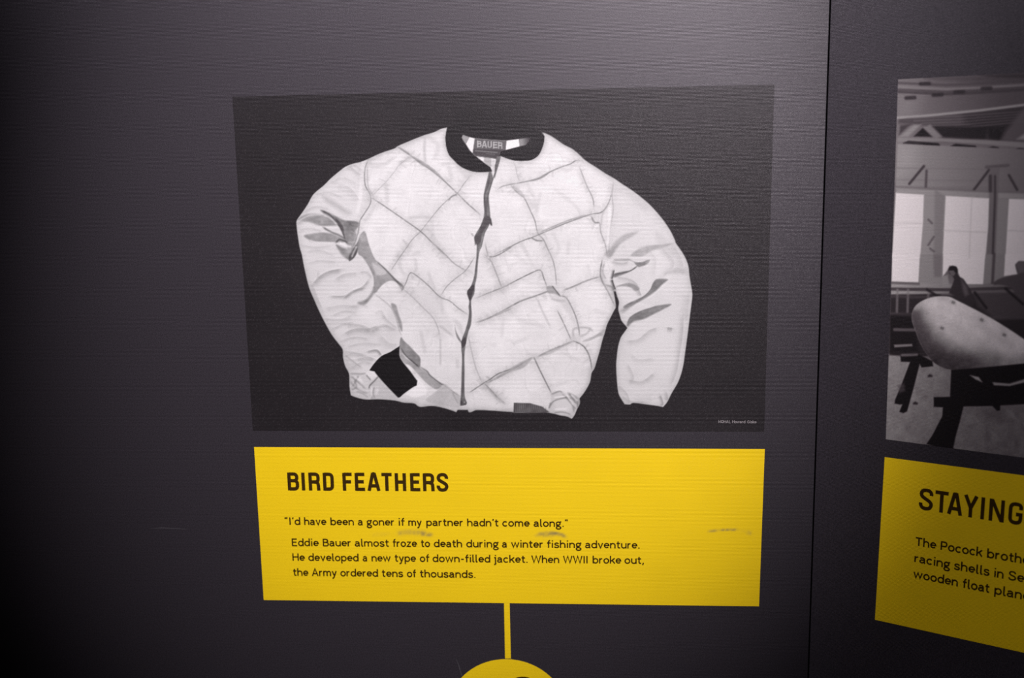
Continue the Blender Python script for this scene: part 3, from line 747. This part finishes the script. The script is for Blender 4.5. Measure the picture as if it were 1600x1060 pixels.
    K.line(cat(c6(790,525, 760,640, 735,760), c1(1425,640, 1415,720, 1412,780)), 88, .4, .7, .8)
    K.line(cat(c6(685,715, 672,800, 660,880), c1(1400,640, 1405,720, 1410,790, 1400,850)), 78, .6, .8, .9)
    K.poly(c6(712,720, 745,640, 742,720, 722,780), 215, 1)
    K.poly(c1(1400,790, 1440,795, 1452,850, 1430,840, 1380,910, 1375,960, 1345,985, 1332,935, 1360,890), 74, 2, .75, True)
    K.line(c1(1440,800, 1445,840, 1450,850), 70, 1, .9, .8)
    K.line(c1(1310,905, 1325,925), 150, .5, .7, 1)
    K.line(c1(1395,900, 1380,960, 1365,1030), 150, .6, .6, .8)
    K.line(c3(1352,10, 1345,140, 1332,260), 84, .5, .7, .8)
    K.poly(c3(1282,335, 1318,290, 1330,300, 1318,350, 1300,400, 1286,365), 62, 1.6, .9, True)
    K.line(c3(1302,400, 1302,480, 1295,560, 1275,630, 1255,680), 92, .6, .8, .9)
    K.poly(c3(1240,680, 1270,650, 1272,690, 1250,725), 58, 1.6, .8, True)
    K.line(c5(1372,20, 1378,200, 1374,400, 1368,520), 84, .6, .7, .9)
    K.poly(c5(1352,500, 1400,520, 1412,550, 1405,572, 1352,582), 96, 1.2)
    K.line(c5(1385,545, 1395,550), 190, .5, .8, .7)
    K.line(c5(1360,530, 1362,570), 50, .5, .8, .7)
    # ---- knitted cuff and hem rib
    K.poly(CUFF, 14, 1.3)
    K.a[K.mask(CUFF, 1)[0]] += 0
    K.poly(HEMRIB, 80, 1.3, clip=None)
    for k in range(16):
        x = 170 + k * 12
        K.line(c4(x, 950 + max(0, k - 6) * 2.5, x + 5, 1000), 118, .1, .6, .5, sm=False, taper=False, clip=None)
    # the dark tones are never quite even in the print
    K.a += np.clip((215 - K.a) / 60, 0, 1) * np.clip((K.a - 60) / 40, 0, 1) * (K.noise(4, 5) + K.noise(10, 7)) * J
    K.a = np.clip(K.a + K.noise(1.1, 0.9), 0, 255)
    return K


def tint(v, rgb=(1.0, 0.98, 0.985), gain=0.9):
    g = lin(v) * gain
    g = np.minimum(g, 0.92)
    k = np.clip(np.asarray(v, float) / 110, 0, 1)                # the print's blacks are a little purple
    rgb = (rgb[0] * (1.12 - .12 * k), rgb[1] * (0.86 + .14 * k), rgb[2] * (1.04 - .04 * k))
    return np.stack([g * rgb[0], g * rgb[1], g * rgb[2]], -1).reshape(-1, 3)


def inside(K, poly, only=None):
    """which cells of the canvas have their centre in poly"""
    X = K.X[:-1, :-1] + K.step / 2; Y = K.Y[:-1, :-1] + K.step / 2
    out = np.zeros(X.shape, bool)
    n = len(poly)
    for i in range(n):
        (ax, ay), (bx, by) = poly[i], poly[(i + 1) % n]
        if ay != by:
            out ^= ((ay <= Y) != (by <= Y)) & (X < ax + (Y - ay) * (bx - ax) / (by - ay))
    return out


def canvas_part(name, K, cells, cols, side, off, mat, parent, quad=None):
    """the cells of a printed picture as one flat mesh; quad: the picture's four corners, to which the canvas is fitted"""
    if not cells.any():
        return None
    idx = np.arange(K.w * K.h).reshape(K.h, K.w)
    j, i = np.nonzero(cells)
    f = np.stack([idx[j + 1, i], idx[j + 1, i + 1], idx[j, i + 1], idx[j, i]], 1)
    used, inv = np.unique(f.ravel(), return_inverse=True)
    px = np.stack([K.X.ravel()[used], K.Y.ravel()[used]], 1)
    if quad is not None:                    # snap the border rows to the straight edges
        px = clamp_quad(px, quad)
    v = to_wall(px, side, off)
    loc = v.mean(0)
    q = inv.reshape(-1, 4)
    a, b = px[q[:, 2]] - px[q[:, 0]], px[q[:, 3]] - px[q[:, 1]]
    area = np.abs(a[:, 0] * b[:, 1] - a[:, 1] * b[:, 0]) / 2
    q = q[area > 0.04 * K.step ** 2]                     # no slivers along the straight edges
    return mesh_obj(name, v, q, mat, parent, loc, cols[used])


def clamp_quad(px, q):
    px = px.copy()
    tl, tr, br, bl = [np.array(c, float) for c in q]
    for _ in range(2):
        yt = tl[1] + (px[:, 0] - tl[0]) * (tr[1] - tl[1]) / (tr[0] - tl[0])
        yb = bl[1] + (px[:, 0] - bl[0]) * (br[1] - bl[1]) / (br[0] - bl[0])
        px[:, 1] = np.clip(px[:, 1], yt, yb)
        xl = tl[0] + (px[:, 1] - tl[1]) * (bl[0] - tl[0]) / (bl[1] - tl[1])
        xr = tr[0] + (px[:, 1] - tr[1]) * (br[0] - tr[0]) / (br[1] - tr[1])
        px[:, 0] = np.clip(px[:, 0], xl, xr)
    return px


def cells_in_quad(K, q, pad=1.0):
    tl, tr, br, bl = [np.array(c, float) for c in q]
    e = K.step * 0.75
    g = [tl + (-e, -e), tr + (e, -e), br + (e, e), bl + (-e, e)]
    return inside(K, g)


def edge_frame(name, quad, side, off, mat, parent):
    """the thin cut edge of a film or board, from its face back to the wall"""
    a = to_wall(quad, side, off); b = to_wall(quad, side, 0.0)
    v = np.concatenate([a, b])
    return mesh_obj(name, v, [(k, k + 4, (k + 1) % 4 + 4, (k + 1) % 4) for k in range(4)], mat, parent, v.mean(0))


# the workshop print, painted
d1, d2 = crop(1360, 100, 3.533), crop(1360, 400, 3.3125)
HULL = cat(d2(355,210, 410,213, 450,232, 530,272, 620,320, 710,375, 800,435, 960,540), d2(1100,640, 1100,560, 960,560, 800,557, 690,568, 560,580, 480,586, 418,588, 380,580, 330,552, 290,505, 258,450, 235,390, 215,330, 222,280, 250,245, 300,220))
MAN = d2(404,75, 408,60, 425,52, 443,56, 452,70, 452,90, 462,108, 482,120, 505,155, 525,190, 538,235, 530,264, 500,252, 465,235, 430,213, 402,206, 412,178, 424,150, 434,122, 424,104, 410,94)
MAN2 = d2(750,45, 770,28, 800,30, 840,50, 840,110, 900,150, 900,215, 770,215, 740,180, 720,160, 670,150, 640,152, 636,138, 670,118, 720,105, 765,95, 755,70)
WIN = [d1(140,712, 296,722, 290,880, 275,1070, 120,1070), d1(415,728, 655,742, 650,900, 635,1070, 398,1070), d1(765,745, 1000,750, 1000,1070, 745,1070)]
WIN2 = [d2(113,-8, 258,-8, 250,138, 110,134), d2(375,-8, 596,-8, 585,148, 480,148, 455,90, 440,55, 410,50, 395,80, 372,110), d2(696,-8, 900,-8, 900,50, 800,30, 765,28, 750,50, 760,95, 690,105)]
HORSE = [d2(155,518, 250,510, 320,545, 325,572, 265,578, 255,560, 222,690, 190,805, 170,815, 150,808, 165,770, 150,770, 125,765, 128,745, 160,670, 205,550, 158,548),
         d2(418,590, 560,580, 800,557, 1100,540, 1100,760, 800,768, 672,775, 672,800, 655,803, 632,778, 482,780, 462,860, 440,940, 428,1000, 378,1000, 290,975, 320,930, 372,830, 375,785, 328,782, 328,732, 412,730)]


HULL, MAN, MAN2 = [smooth_outline(p_, 40) for p_ in (HULL, MAN, MAN2)]


def paint_boat():
    K = Canvas(1364, 100, 1801, 745)
    K.a[:] = 88 + K.noise(3, 2) + K.noise(25, 3)
    A = lambda p, v, soft=2.2, a=1.0, sm=False: K.poly(p, v, soft, a, sm)
    Ln = lambda p, v, wd=1.0, a=.8, soft=1.6: K.line(p, v, wd, a, soft, sm=False, taper=False)
    # roof space
    A(d1(150,80, 1600,0, 1600,480, 150,430), (1405, 150, 92, 1560, 130, 66), 2)
    A(d1(150,100, 300,100, 240,300, 150,300), 108, 30, .5)
    A(d1(300,80, 900,60, 1600,20, 1600,60, 900,110, 560,95), 60, 8, .9)
    A(d1(600,62, 1600,30, 1600,90, 700,75), 36, 4, .7)
    for y, v in ((105, 58), (128, 104), (142, 56), (155, 46)):
        Ln(d1(155, y, 420, y + 12, 600, y + 4, 1600, y - 60), v, 1.2, .7)
    for x, y in ((220, 186), (300, 108), (370, 170), (490, 154), (640, 134)):
        Ln(d1(x - 22, y + 2, x + 24, y), 30, 2.4, .8, 2)
    A(d1(155,300, 400,280, 1600,140, 1600,430, 850,430, 600,420, 380,400, 300,340, 155,330), 54, 5, .75)
    A(d1(520,280, 1600,150, 1600,420, 700,420, 520,330), 32, 14, .8)
    Ln(d1(150,297, 300,287, 600,257, 850,226, 1600,140), 128, 1.6, .85, 1.3)
    for k in range(5):
        Ln(d1(200 + k * 40, 300 + k * 14, 500, 288 + k * 16, 850, 262 + k * 14, 1500, 240), 88, .5, .5, 1)
    A(d1(240,400, 290,352, 340,402), 22, 3)
    A(d1(340,345, 500,345, 640,350, 640,415, 560,415, 400,405), 22, 5, .85)
    A(d1(650,350, 740,350, 720,420, 650,415), 22, 5, .8)
    A(d1(850,240, 960,200, 960,430, 800,430, 720,425, 740,380), 74, 8, .9)
    A(d1(165,400, 240,335, 280,335, 210,400), 118, 4, .8)
    A(d1(290,350, 330,335, 395,400, 360,412), 104, 4, .9)
    A(d1(165,340, 220,335, 160,390), 44, 4, .8)
    A(d1(810,415, 860,380, 1100,330, 1100,425), 125, 5, .8)
    A(d1(150,405, 400,412, 640,420, 850,432, 1600,460, 1600,485, 850,462, 640,446, 400,428, 150,428), 106, 3, .95)
    for x0, x1 in ((180, 385), (440, 590), (645, 715), (790, 900), (960, 1200)):
        y0, y1 = 424 + (x0 - 180) * .066, 424 + (x1 - 180) * .066
        A(d1(x0, y0 + 12, x0 + 30, y0, x1 - 10, y1, x1, y1 + 12, x1 - 8, y1 + 20, x0, y0 + 16), 22, 2.4)
    # wall above the windows
    A(d1(150,442, 640,462, 1600,500, 1600,720, 640,705, 140,690), (1405, 230, 112, 1600, 240, 92), 2)
    A(d1(150,440, 260,450, 250,560, 145,620), 135, 25, .4)
    for y in (575, 640, 680):
        Ln(d1(145, y, 850, y + 8), 90, .8, .35, 1.4)
    for p in (d1(295,565, 215,662), d1(655,585, 572,695), d1(765,615, 810,695)):
        Ln(p, 44, 1.6, .85, 1.4)
    Ln(d1(310,590, 306,680), 58, 1.2, .8)
    Ln(d1(640,570, 760,560), 66, 2, .7)
    A(d1(140,680, 640,705, 1600,730, 1600,756, 660,742, 140,716), 126, 3, .8)
    Ln(d1(140,680, 640,705, 900,712), 84, .8, .6)
    # piers and windows
    A(d1(296,720, 415,728, 395,1070, 275,1070), 118, 3)
    A(d1(355,690, 410,730, 395,1070, 350,1070), 96, 4, .6)
    A(d1(655,740, 765,745, 745,1070, 632,1070), 112, 3)
    A(d1(660,575, 712,575, 705,740, 690,1070, 640,1070), 86, 3, .8)
    Ln(d1(688,620, 688,740, 675,1070), 44, 1, .7)
    Ln(d1(662,620, 662,700), 40, 2, .7, 2)
    for w_ in WIN:
        A(w_, 181, 2.2)
    for w_ in WIN2:
        A(w_, 183, 2.2)
    A(d2(258,-8, 375,-8, 372,110, 400,165, 250,170, 250,138), 112, 3)
    A(d2(325,-8, 372,-8, 368,110, 330,110), 84, 4, .6)
    A(d2(596,-8, 696,-8, 690,105, 640,140, 585,148), 108, 3)
    Ln(d2(640,-8, 632,140), 50, 2, .7)
    for p in (d1(138,880, 280,880), d1(405,920, 640,930), d1(760,920, 900,925), d1(560,740, 545,1070)):
        Ln(p, 150, .6, .4, 1.2)
    for p in (d1(320,860, 340,880), d1(350,955, 320,1000), d1(330,1020, 350,1035)):
        Ln(p, 70, 1, .7, 1.4)
    # wainscot, rail and the dark workshop floor beyond
    A(d2(108,134, 480,148, 900,150, 900,215, 530,200, 108,205), (1395, 455, 128, 1600, 455, 88), 3)
    A(d2(370,105, 400,100, 410,160, 372,165), 118, 3)
    Ln(d2(108,140, 250,145), 66, 1, .7)
    Ln(d2(108,172, 420,176, 640,170, 900,160), 48, 2.4, .85, 1.6)
    A(d2(104,200, 900,190, 1460,190, 1460,540, 900,540, 98,515), 38, 3)
    A(d2(520,180, 780,185, 900,220, 900,310, 640,330, 560,260), 66, 10, .8)
    for x in (140, 195, 300):
        Ln(d2(x, 175, x - 3, 290), 100, 1, .7)
    for p in (d2(295,175, 345,208), d2(700,170, 790,250), d2(540,190, 600,270)):
        Ln(p, 26, 1.6, .8)
    for p in (d2(104,210, 340,215), d2(110,300, 220,305), d2(620,320, 800,320)):
        Ln(p, 70, 1.4, .5, 2)
    A(d2(98,310, 230,310, 250,500, 98,500), 22, 8, .8)
    Ln(d2(125,382, 232,384), 84, 2, .8)
    A(d2(122,460, 215,456, 218,468, 125,474), 100, 2)
    # people at work
    A(MAN, 44, 2.2, 1)
    A(d2(404,76, 408,60, 425,51, 446,56, 452,72, 452,88, 440,86, 432,74), 30, 1.8)
    A(d2(406,76, 430,76, 440,90, 432,104, 416,100), 96, 2, .75)
    A(d2(470,120, 500,160, 510,200, 490,210, 478,180), 84, 5, .7)
    A(d2(405,190, 360,195, 370,203, 430,206), 92, 3, .7)
    A(MAN2, 62, 2.6, 1)
    A(d2(752,45, 772,28, 800,30, 800,85, 770,90), 88, 4, .7)
    # floor with grain
    A(d2(96,515, 330,540, 430,590, 1460,640, 1460,1200, 70,960), (1390, 560, 114, 1600, 690, 88), 3)
    fl_ = K.noise(2.5, 3) + K.noise(9, 4)
    w, m = K.mask(d2(96,515, 330,540, 430,590, 1460,640, 1460,1200, 70,960), 2)
    K.a[w] += m * fl_[w]
    for k in range(16):
        x, y = 480 + 45 * k, 790 + (k * 37) % 180
        Ln(d2(x, y, x + 60, y + 50 + k * 2), 130 if k % 2 else 84, .8, .25, 2)
    A(d2(580,800, 700,790, 680,860, 600,850), 70, 14, .6)
    for x, y in ((308, 620), (232, 762)):
        A(d2(x - 12, y, x, y - 8, x + 14, y, x + 12, y + 8, x - 10, y + 8), 40, 2.5)
    # the hull
    A(HULL, 178, 2)
    w, H = K.mask(HULL, 2.0)
    HM = np.zeros(K.a.shape); HM[w] = H
    for p, v, wd, s_, a in ((d2(215,330, 235,400, 270,470, 330,540, 400,575, 480,580, 560,575), 52, 10, 22, .85), (d2(290,520, 350,560, 480,582, 640,575), 42, 6, 14, .6),
                            (d2(560,560, 700,562, 900,555), 96, 5, 14, .6), (d2(230,270, 300,225, 400,220), 150, 1, 4, .5)):
        K.line(p, v, wd, a, s_, clip=HM, taper=False)
    K.poly(d2(200,300, 262,365, 340,400, 420,455, 500,515, 580,560, 560,620, 400,620, 250,540), 64, 26, .75, clip=HM)
    K.poly(d2(210,400, 300,470, 380,530, 500,570, 480,620, 300,620), 48, 22, .7, clip=HM)
    K.a += HM * (K.noise(3, 3) + K.noise(12, 5))
    K.line(d2(330,330, 450,400, 560,480, 640,560), 150, 8, .35, 10, clip=HM)
    K.line(d2(560,330, 620,400, 760,480), 158, 2, .4, 5, clip=HM)
    for x, y in ((575, 332), (692, 410), (428, 242), (370, 375)):
        K.line(d2(x - 8, y - 5, x + 10, y + 4), 90, 1.4, .8, 2, clip=HM)
    # saw horses
    for h_ in HORSE:
        A(h_, 20, 2)
    A(d2(140,670, 175,660, 180,700, 150,712), 70, 4, .6)
    Ln(d2(165,515, 240,512), 100, 1.4, .7)
    A(d2(515,618, 560,628, 580,655, 545,640), 128, 2.4)
    A(d2(632,655, 720,662, 800,638, 900,610, 900,630, 800,655, 720,674, 640,670), 118, 2.4)
    K.a = np.clip(np.where(K.a < 110, 110 - (110 - K.a) * 1.1, K.a), 0, 255)
    return K


# ---------------------------------------------------------------- the jacket photograph
EPS = 0.0002
QL = [(363, 151), (1210, 132), (1194, 675), (395, 673)]
KJ = paint_jacket()
cj = tint(KJ.a)
inq = cells_in_quad(KJ, QL)
root = bpy.data.objects.new('jacket_photograph', None)
COL.objects.link(root)
root.location = to_wall([(800, 674)], 'L', 0)[0]
tag(root, 'black and white print of a white quilted down jacket, above the caption headed BIRD FEATHERS', 'photograph')
mk = {n: inside(KJ, p) for n, p in (('b', BODY), ('c', COLLAR), ('z', ZIP), ('n', NECK), ('l', LABEL), ('u', CUFF), ('h', HEMRIB), ('sl', SLEEVE_L), ('sr', SLEEVE_R))}
jac = mk['b'] | mk['c'] | mk['z'] | mk['n'] | mk['u'] | mk['h']
canvas_part('backdrop', KJ, inq & ~jac, cj, 'L', EPS, m_print, root, QL)
left = jac.copy()
def take(m):
    global left
    r = left & m; left = left & ~m
    return r
zc, lb, cf, hr, cl = take(mk['z']), take(mk['l']), take(mk['u']), take(mk['h']), take(mk['c'])
nk = take(mk['n']); sl_, sr_ = take(mk['sl']), take(mk['sr'])
jk = canvas_part('jacket', KJ, left, cj, 'L', EPS, m_print, root)
tag(canvas_part('sleeve', KJ, sl_, cj, 'L', EPS, m_print, jk), 'bent sleeve with dark cuff, on the left of the print')
tag(canvas_part('sleeve', KJ, sr_, cj, 'L', EPS, m_print, jk), 'sleeve hanging straight, on the right of the print')
for n_, c_ in (('zipper', zc), ('neck_label', lb), ('cuff', cf), ('hem_rib', hr), ('collar', cl), ('lining', nk)):
    canvas_part(n_, KJ, c_, cj, 'L', EPS, m_print, jk)
edge_frame('film_edge', QL, 'L', EPS, m_edge, root)
text_line([('MOHAI,', 1122.2, 1141.5), ('Howard', 1144, 1164.5), ('Giske', 1167.5, 1182)], ((1122, 661.2), (1182, 661.8)), 0.31, 'L', EPS + 1e-4, root, m_pale, 'credit_line')

# ---------------------------------------------------------------- the yellow caption below it
def caption(name, quad, side, marks, label):
    x0, x1 = min(p[0] for p in quad) - 2, max(p[0] for p in quad) + 2
    y0, y1 = min(p[1] for p in quad) - 2, max(p[1] for p in quad) + 2
    K = Canvas(math.floor(x0), math.floor(y0), math.ceil(x1), math.ceil(y1), 2.0)
    for p, v, wd, a, s_ in marks:                           # rubbed grey scuffs on the film
        K.line(p, v, wd, a, s_)
    K.a = K.a * np.clip(1 + K.noise(3, .35) + K.noise(8, .25), 0.2, 1.6)
    a = np.clip(K.a, 0, 1)[..., None]
    base = np.array(YEL) * (1 + (K.noise(40, .008))[..., None])
    c = (base * (1 - a) + np.array((0.26, 0.2, 0.075)) * a).reshape(-1, 3)
    r = bpy.data.objects.new(name, None)
    COL.objects.link(r)
    r.location = to_wall([((quad[2][0] + quad[3][0]) / 2, (quad[2][1] + quad[3][1]) / 2)], side, 0)[0]
    tag(r, label, 'caption panel')
    canvas_part('yellow_film', K, cells_in_quad(K, quad, 1.4), c, side, EPS, m_yel, r, quad)
    edge_frame('film_edge', quad, side, EPS, m_yel_edge, r)
    return r


m_yel_edge = laminate('yellow_film_edge', YEL, speck=0.03)
b1, b2, eA, eB = crop(390, 690, 3.81), crop(790, 690, 3.81), crop(390, 790, 5.0), crop(690, 790, 4.848)
QC = [(397, 699), (1195, 702), (1186, 948), (412, 938)]
marks = [(eA(1150,222, 1220,210, 1300,212, 1380,215), .62, 2.2, .55, 3), (eA(1340,222, 1390,228, 1430,232), 1, 1.2, .6, 2.2), (eA(950,232, 1100,225), .3, 1, .3, 3),
         (eB(715,230, 760,215, 830,210, 900,222, 945,240), 1, 1.2, .6, 2.2), (eB(760,225, 850,222), .9, 1, .5, 3), (b2(1205,536, 1290,528, 1378,526), .9, .4, .6, 1.6), (b2(1378,526, 1440,540), .3, .4, .3, 2), (b2(1436,542, 1465,550), .6, 2, .45, 2.4)]
cap = caption('caption_panel', QC, 'L', marks, 'yellow caption panel headed BIRD FEATHERS under the jacket photograph')
OT = EPS + 1e-4
xs = crop(430, 720, 5.333)
hb = ((430 + 107 / 5.333, 720 + 249 / 5.333), (430 + 1443 / 5.333, 720 + 257 / 5.333))
hw = [('B', 107, 202), ('I', 223, 252), ('R', 282, 378), ('D', 402, 492), ('F', 565, 643), ('E', 667, 750), ('A', 770, 877), ('T', 890, 975), ('H', 1000, 1093), ('E', 1127, 1210), ('R', 1233, 1330), ('S', 1348, 1443)]
text_line([(c, 430 + a / 5.333, 430 + b / 5.333) for c, a, b in hw], hb, 1.0, 'L', OT, cap, m_ink, 'headline', HEAD, 5.35)
A_ = lambda x: 390 + x / 5.0
B_ = lambda x: 690 + x / 4.848
lines = [
    ([('`I\'d', A_(275), A_(398)), ('have', A_(427), A_(600)), ('been', A_(632), A_(817)), ('a', A_(847), A_(886)), ('goner', A_(915), A_(1133)), ('if', A_(1162), A_(1212)), ('my', A_(1240), A_(1345)),
      ('partner', A_(1380), B_(165)), ("hadn't", B_(193), B_(432)), ('come', B_(460), B_(667)), ('along."', B_(697), B_(960))], ((445, 820.6), (880, 823.9))),
    ([('Eddie', A_(330), A_(541)), ('Bauer', A_(572), A_(795)), ('almost', A_(822), A_(1090)), ('froze', A_(1118), A_(1308)), ('to', A_(1338), A_(1410)), ('death', A_(1440), B_(157)),
      ('during', B_(187), B_(433)), ('a', B_(458), B_(497)), ('winter', B_(527), B_(770)), ('fishing', B_(797), B_(1060)), ('adventure.', B_(1087), B_(1503))], ((456, 853.8), (995, 857.7))),
    ([('He', A_(335), A_(432)), ('developed', A_(460), A_(853)), ('a', A_(885), A_(921)), ('new', A_(953), A_(1103)), ('type', A_(1133), A_(1300)), ('of', A_(1330), A_(1405)), ('down-filled', A_(1430), B_(370)),
      ('jacket.', B_(395), B_(655)), ('When', B_(680), B_(892)), ('WWII', B_(920), B_(1110)), ('broke', B_(1143), B_(1360)), ('out,', B_(1385), B_(1535))], ((457, 876.8), (999, 881.6))),
    ([('the', A_(340), A_(460)), ('Army', A_(487), A_(682)), ('ordered', A_(710), A_(1005)), ('tens', A_(1033), A_(1200)), ('of', A_(1230), A_(1302)), ('thousands.', A_(1330), B_(260))], ((458, 900.3), (739.5, 903.6))),
]
for w_, b_ in lines:
    text_line(w_, b_, 0.84, 'L', OT, cap, m_ink, 'text_line', None, 2.45)

# ---------------------------------------------------------------- the stem and the disc under the caption
def fan(name, px, side, off, mat, parent=None, back=True):
    f_ = to_wall(px, side, off); n = len(f_)
    v = [*f_]
    faces = [tuple(range(n))]
    if back:
        v += [*to_wall(px, side, 0.0)]
        faces += [(k, k + n, (k + 1) % n + n, (k + 1) % n) for k in range(n)]
    v = np.array(v)
    nn = np.array([0, -1, 0.])
    g = faces[0]
    if np.dot(np.cross(v[g[1]] - v[g[0]], v[g[len(g) // 3]] - v[g[0]]), nn) < 0:
        faces = [q[::-1] for q in faces]
    loc = v[:n].mean(0); loc[2] = v[:n, 2].min()
    return mesh_obj(name, v, faces, mat, parent, loc)


m_yel_flat = laminate('yellow_film_plain', YEL, speck=0.03, spec=0.45)
st = fan('timeline_stem', [(787.5, 943.0), (796.3, 943.1), (798.2, 1029.5), (789.2, 1029.5)], 'L', EPS * .9, m_yel_flat, cap)
ctr = to_wall([(793.5, 1119.5)], 'L', EPS)[0]
rad = np.linalg.norm(to_wall([(793.5, 1030.7)], 'L', EPS)[0] - ctr)
def disc(name, c, r, off, mat, parent, n=72, r_in=0.0, t=None):
    a = np.arange(n) * 2 * math.pi / n
    y = -off
    ring = np.stack([c[0] + r * np.cos(a), np.full(n, y), c[2] + r * np.sin(a)], 1)
    if r_in > 0:
        r2 = np.stack([c[0] + r_in * np.cos(a), np.full(n, y), c[2] + r_in * np.sin(a)], 1)
        v = np.concatenate([ring, r2]); f = [(k, (k + 1) % n, (k + 1) % n + n, k + n) for k in range(n)]
    else:
        bk_ = ring.copy(); bk_[:, 1] = 0
        v = np.concatenate([ring, bk_]); f = [tuple(range(n))] + [(k, k + n, (k + 1) % n + n, (k + 1) % n) for k in range(n)]
    return mesh_obj(name, v, f, mat, parent, (c[0], 0, c[2] - r))
dk = disc('timeline_disc', ctr, rad, EPS, m_yel_flat, None)
tag(dk, 'yellow round timeline disc at the bottom edge, below the stem', 'disc')
c2_ = to_wall([(817.5, 1085)], 'L', EPS)[0]
r2_ = np.linalg.norm(to_wall([(817.5, 1057.8)], 'L', EPS)[0] - c2_)
disc('dark_emblem', c2_, r2_, OT, m_ink, dk, 40, r2_ * .62)

# ---------------------------------------------------------------- right wall: boat shop photograph and its caption
QR = [(1403.3, 124.1), (1800, 103.5), (1800, 742.3), (1384, 686.8)]
KB = paint_boat()
cb = tint(KB.a, (1.0, 0.93, 0.93), GAINR)
inr = cells_in_quad(KB, QR)
rb = bpy.data.objects.new('workshop_photograph', None)
COL.objects.link(rb)
rb.location = to_wall([(1590, 714)], 'R', 0)[0]
tag(rb, 'old black and white print of a hull in a boat workshop, on the right wall', 'photograph')
mb = {'hull': inside(KB, HULL), 'man': inside(KB, MAN), 'man2': inside(KB, MAN2), 'h0': inside(KB, HORSE[0]), 'h1': inside(KB, HORSE[1])}
wn = []
for a_, b_ in zip(WIN, WIN2):
    wn.append(inside(KB, a_) | inside(KB, b_))
rest = inr.copy()
pieces = []
for nm, m_, lb_ in (('boat_hull', mb['hull'], None), ('sawhorse', mb['h0'], None), ('sawhorse', mb['h1'], None), ('person', mb['man'], 'man in dark clothes bending over his work'),
                    ('person', mb['man2'], 'man with an arm stretched out to the left'), ('bright_window', wn[0], None), ('bright_window', wn[1], None), ('bright_window', wn[2], None)):
    pieces.append((nm, rest & m_, lb_)); rest &= ~m_
canvas_part('backdrop', KB, rest, cb, 'R', EPS, m_print, rb, QR)
for nm, m_, lb_ in pieces:
    o_ = canvas_part(nm, KB, m_, cb, 'R', EPS, m_print, rb, QR)
    if o_ is not None:
        tag(o_, lb_)
edge_frame('film_edge', QR, 'R', EPS, m_edge, rb)

QY = [(1382.3, 714.6), (1800, 769.8), (1800, 1064.5), (1367, 969)]
capr = caption('caption_panel', QY, 'R', [], 'yellow caption panel headed STAYING on the right wall, partly out of frame')
g_ = lambda x, y: (1410 + x / 5.047, 740 + y / 5.047)
X_ = lambda x: 1410 + x / 5.047
sw = [('S', 126, 238), ('T', 252, 355), ('A', 350, 470), ('Y', 475, 590), ('I', 609, 645), ('N', 675, 800), ('G', 828, 942)]
text_line([(c, X_(a), X_(b)) for c, a, b in sw], (g_(180, 290), g_(885, 404)), (1.19, 1.24), 'R', OT, capr, m_ink, 'headline', HEAD, 4.7)
rl = [([('The', 100, 265), ('Pocock', 298, 628), ('brothers', 664, 1100)], (g_(130, 574), g_(680, 668))),
      ([('racing', 92, 375), ('shells', 405, 685), ('in', 718, 797), ('Seattle', 832, 1210)], (g_(100, 700), g_(850, 842))),
      ([('wooden', 85, 437), ('float', 472, 685), ('planes', 722, 1060)], (g_(110, 828), g_(740, 955)))]
for w_, b_ in rl:
    text_line([(a, X_(b), X_(c)) for a, b, c in w_], b_, (0.94, 1.02), 'R', OT, capr, m_ink, 'text_line', None, 2.45)

# ---------------------------------------------------------------- light scratches on the left wall
for p, lb_ in ((((236, 826.5), (252, 825.2), (272, 826.2), (292, 827.5)), 'short pale horizontal scratch on the dark wall, left of the caption'),
               (((712.5, 1030), (717, 1041), (721.5, 1056), (726, 1062)), 'faint pale slanting scratch on the dark wall beside the disc')):
    q = np.array(p, float)
    d_ = np.gradient(q, axis=0); d_ /= np.linalg.norm(d_, axis=1)[:, None]
    nrm = np.stack([-d_[:, 1], d_[:, 0]], 1) * np.array([.12, .5, .5, .12])[:, None]
    v = to_wall(np.concatenate([q + nrm, q - nrm]), 'L', 6e-5)
    o_ = mesh_obj('scratch', v, [(k, k + 4, k + 5, k + 1) for k in range(3)], m_scuff, bpy.data.objects['wall_left'], v.mean(0))
    tag(o_, lb_)
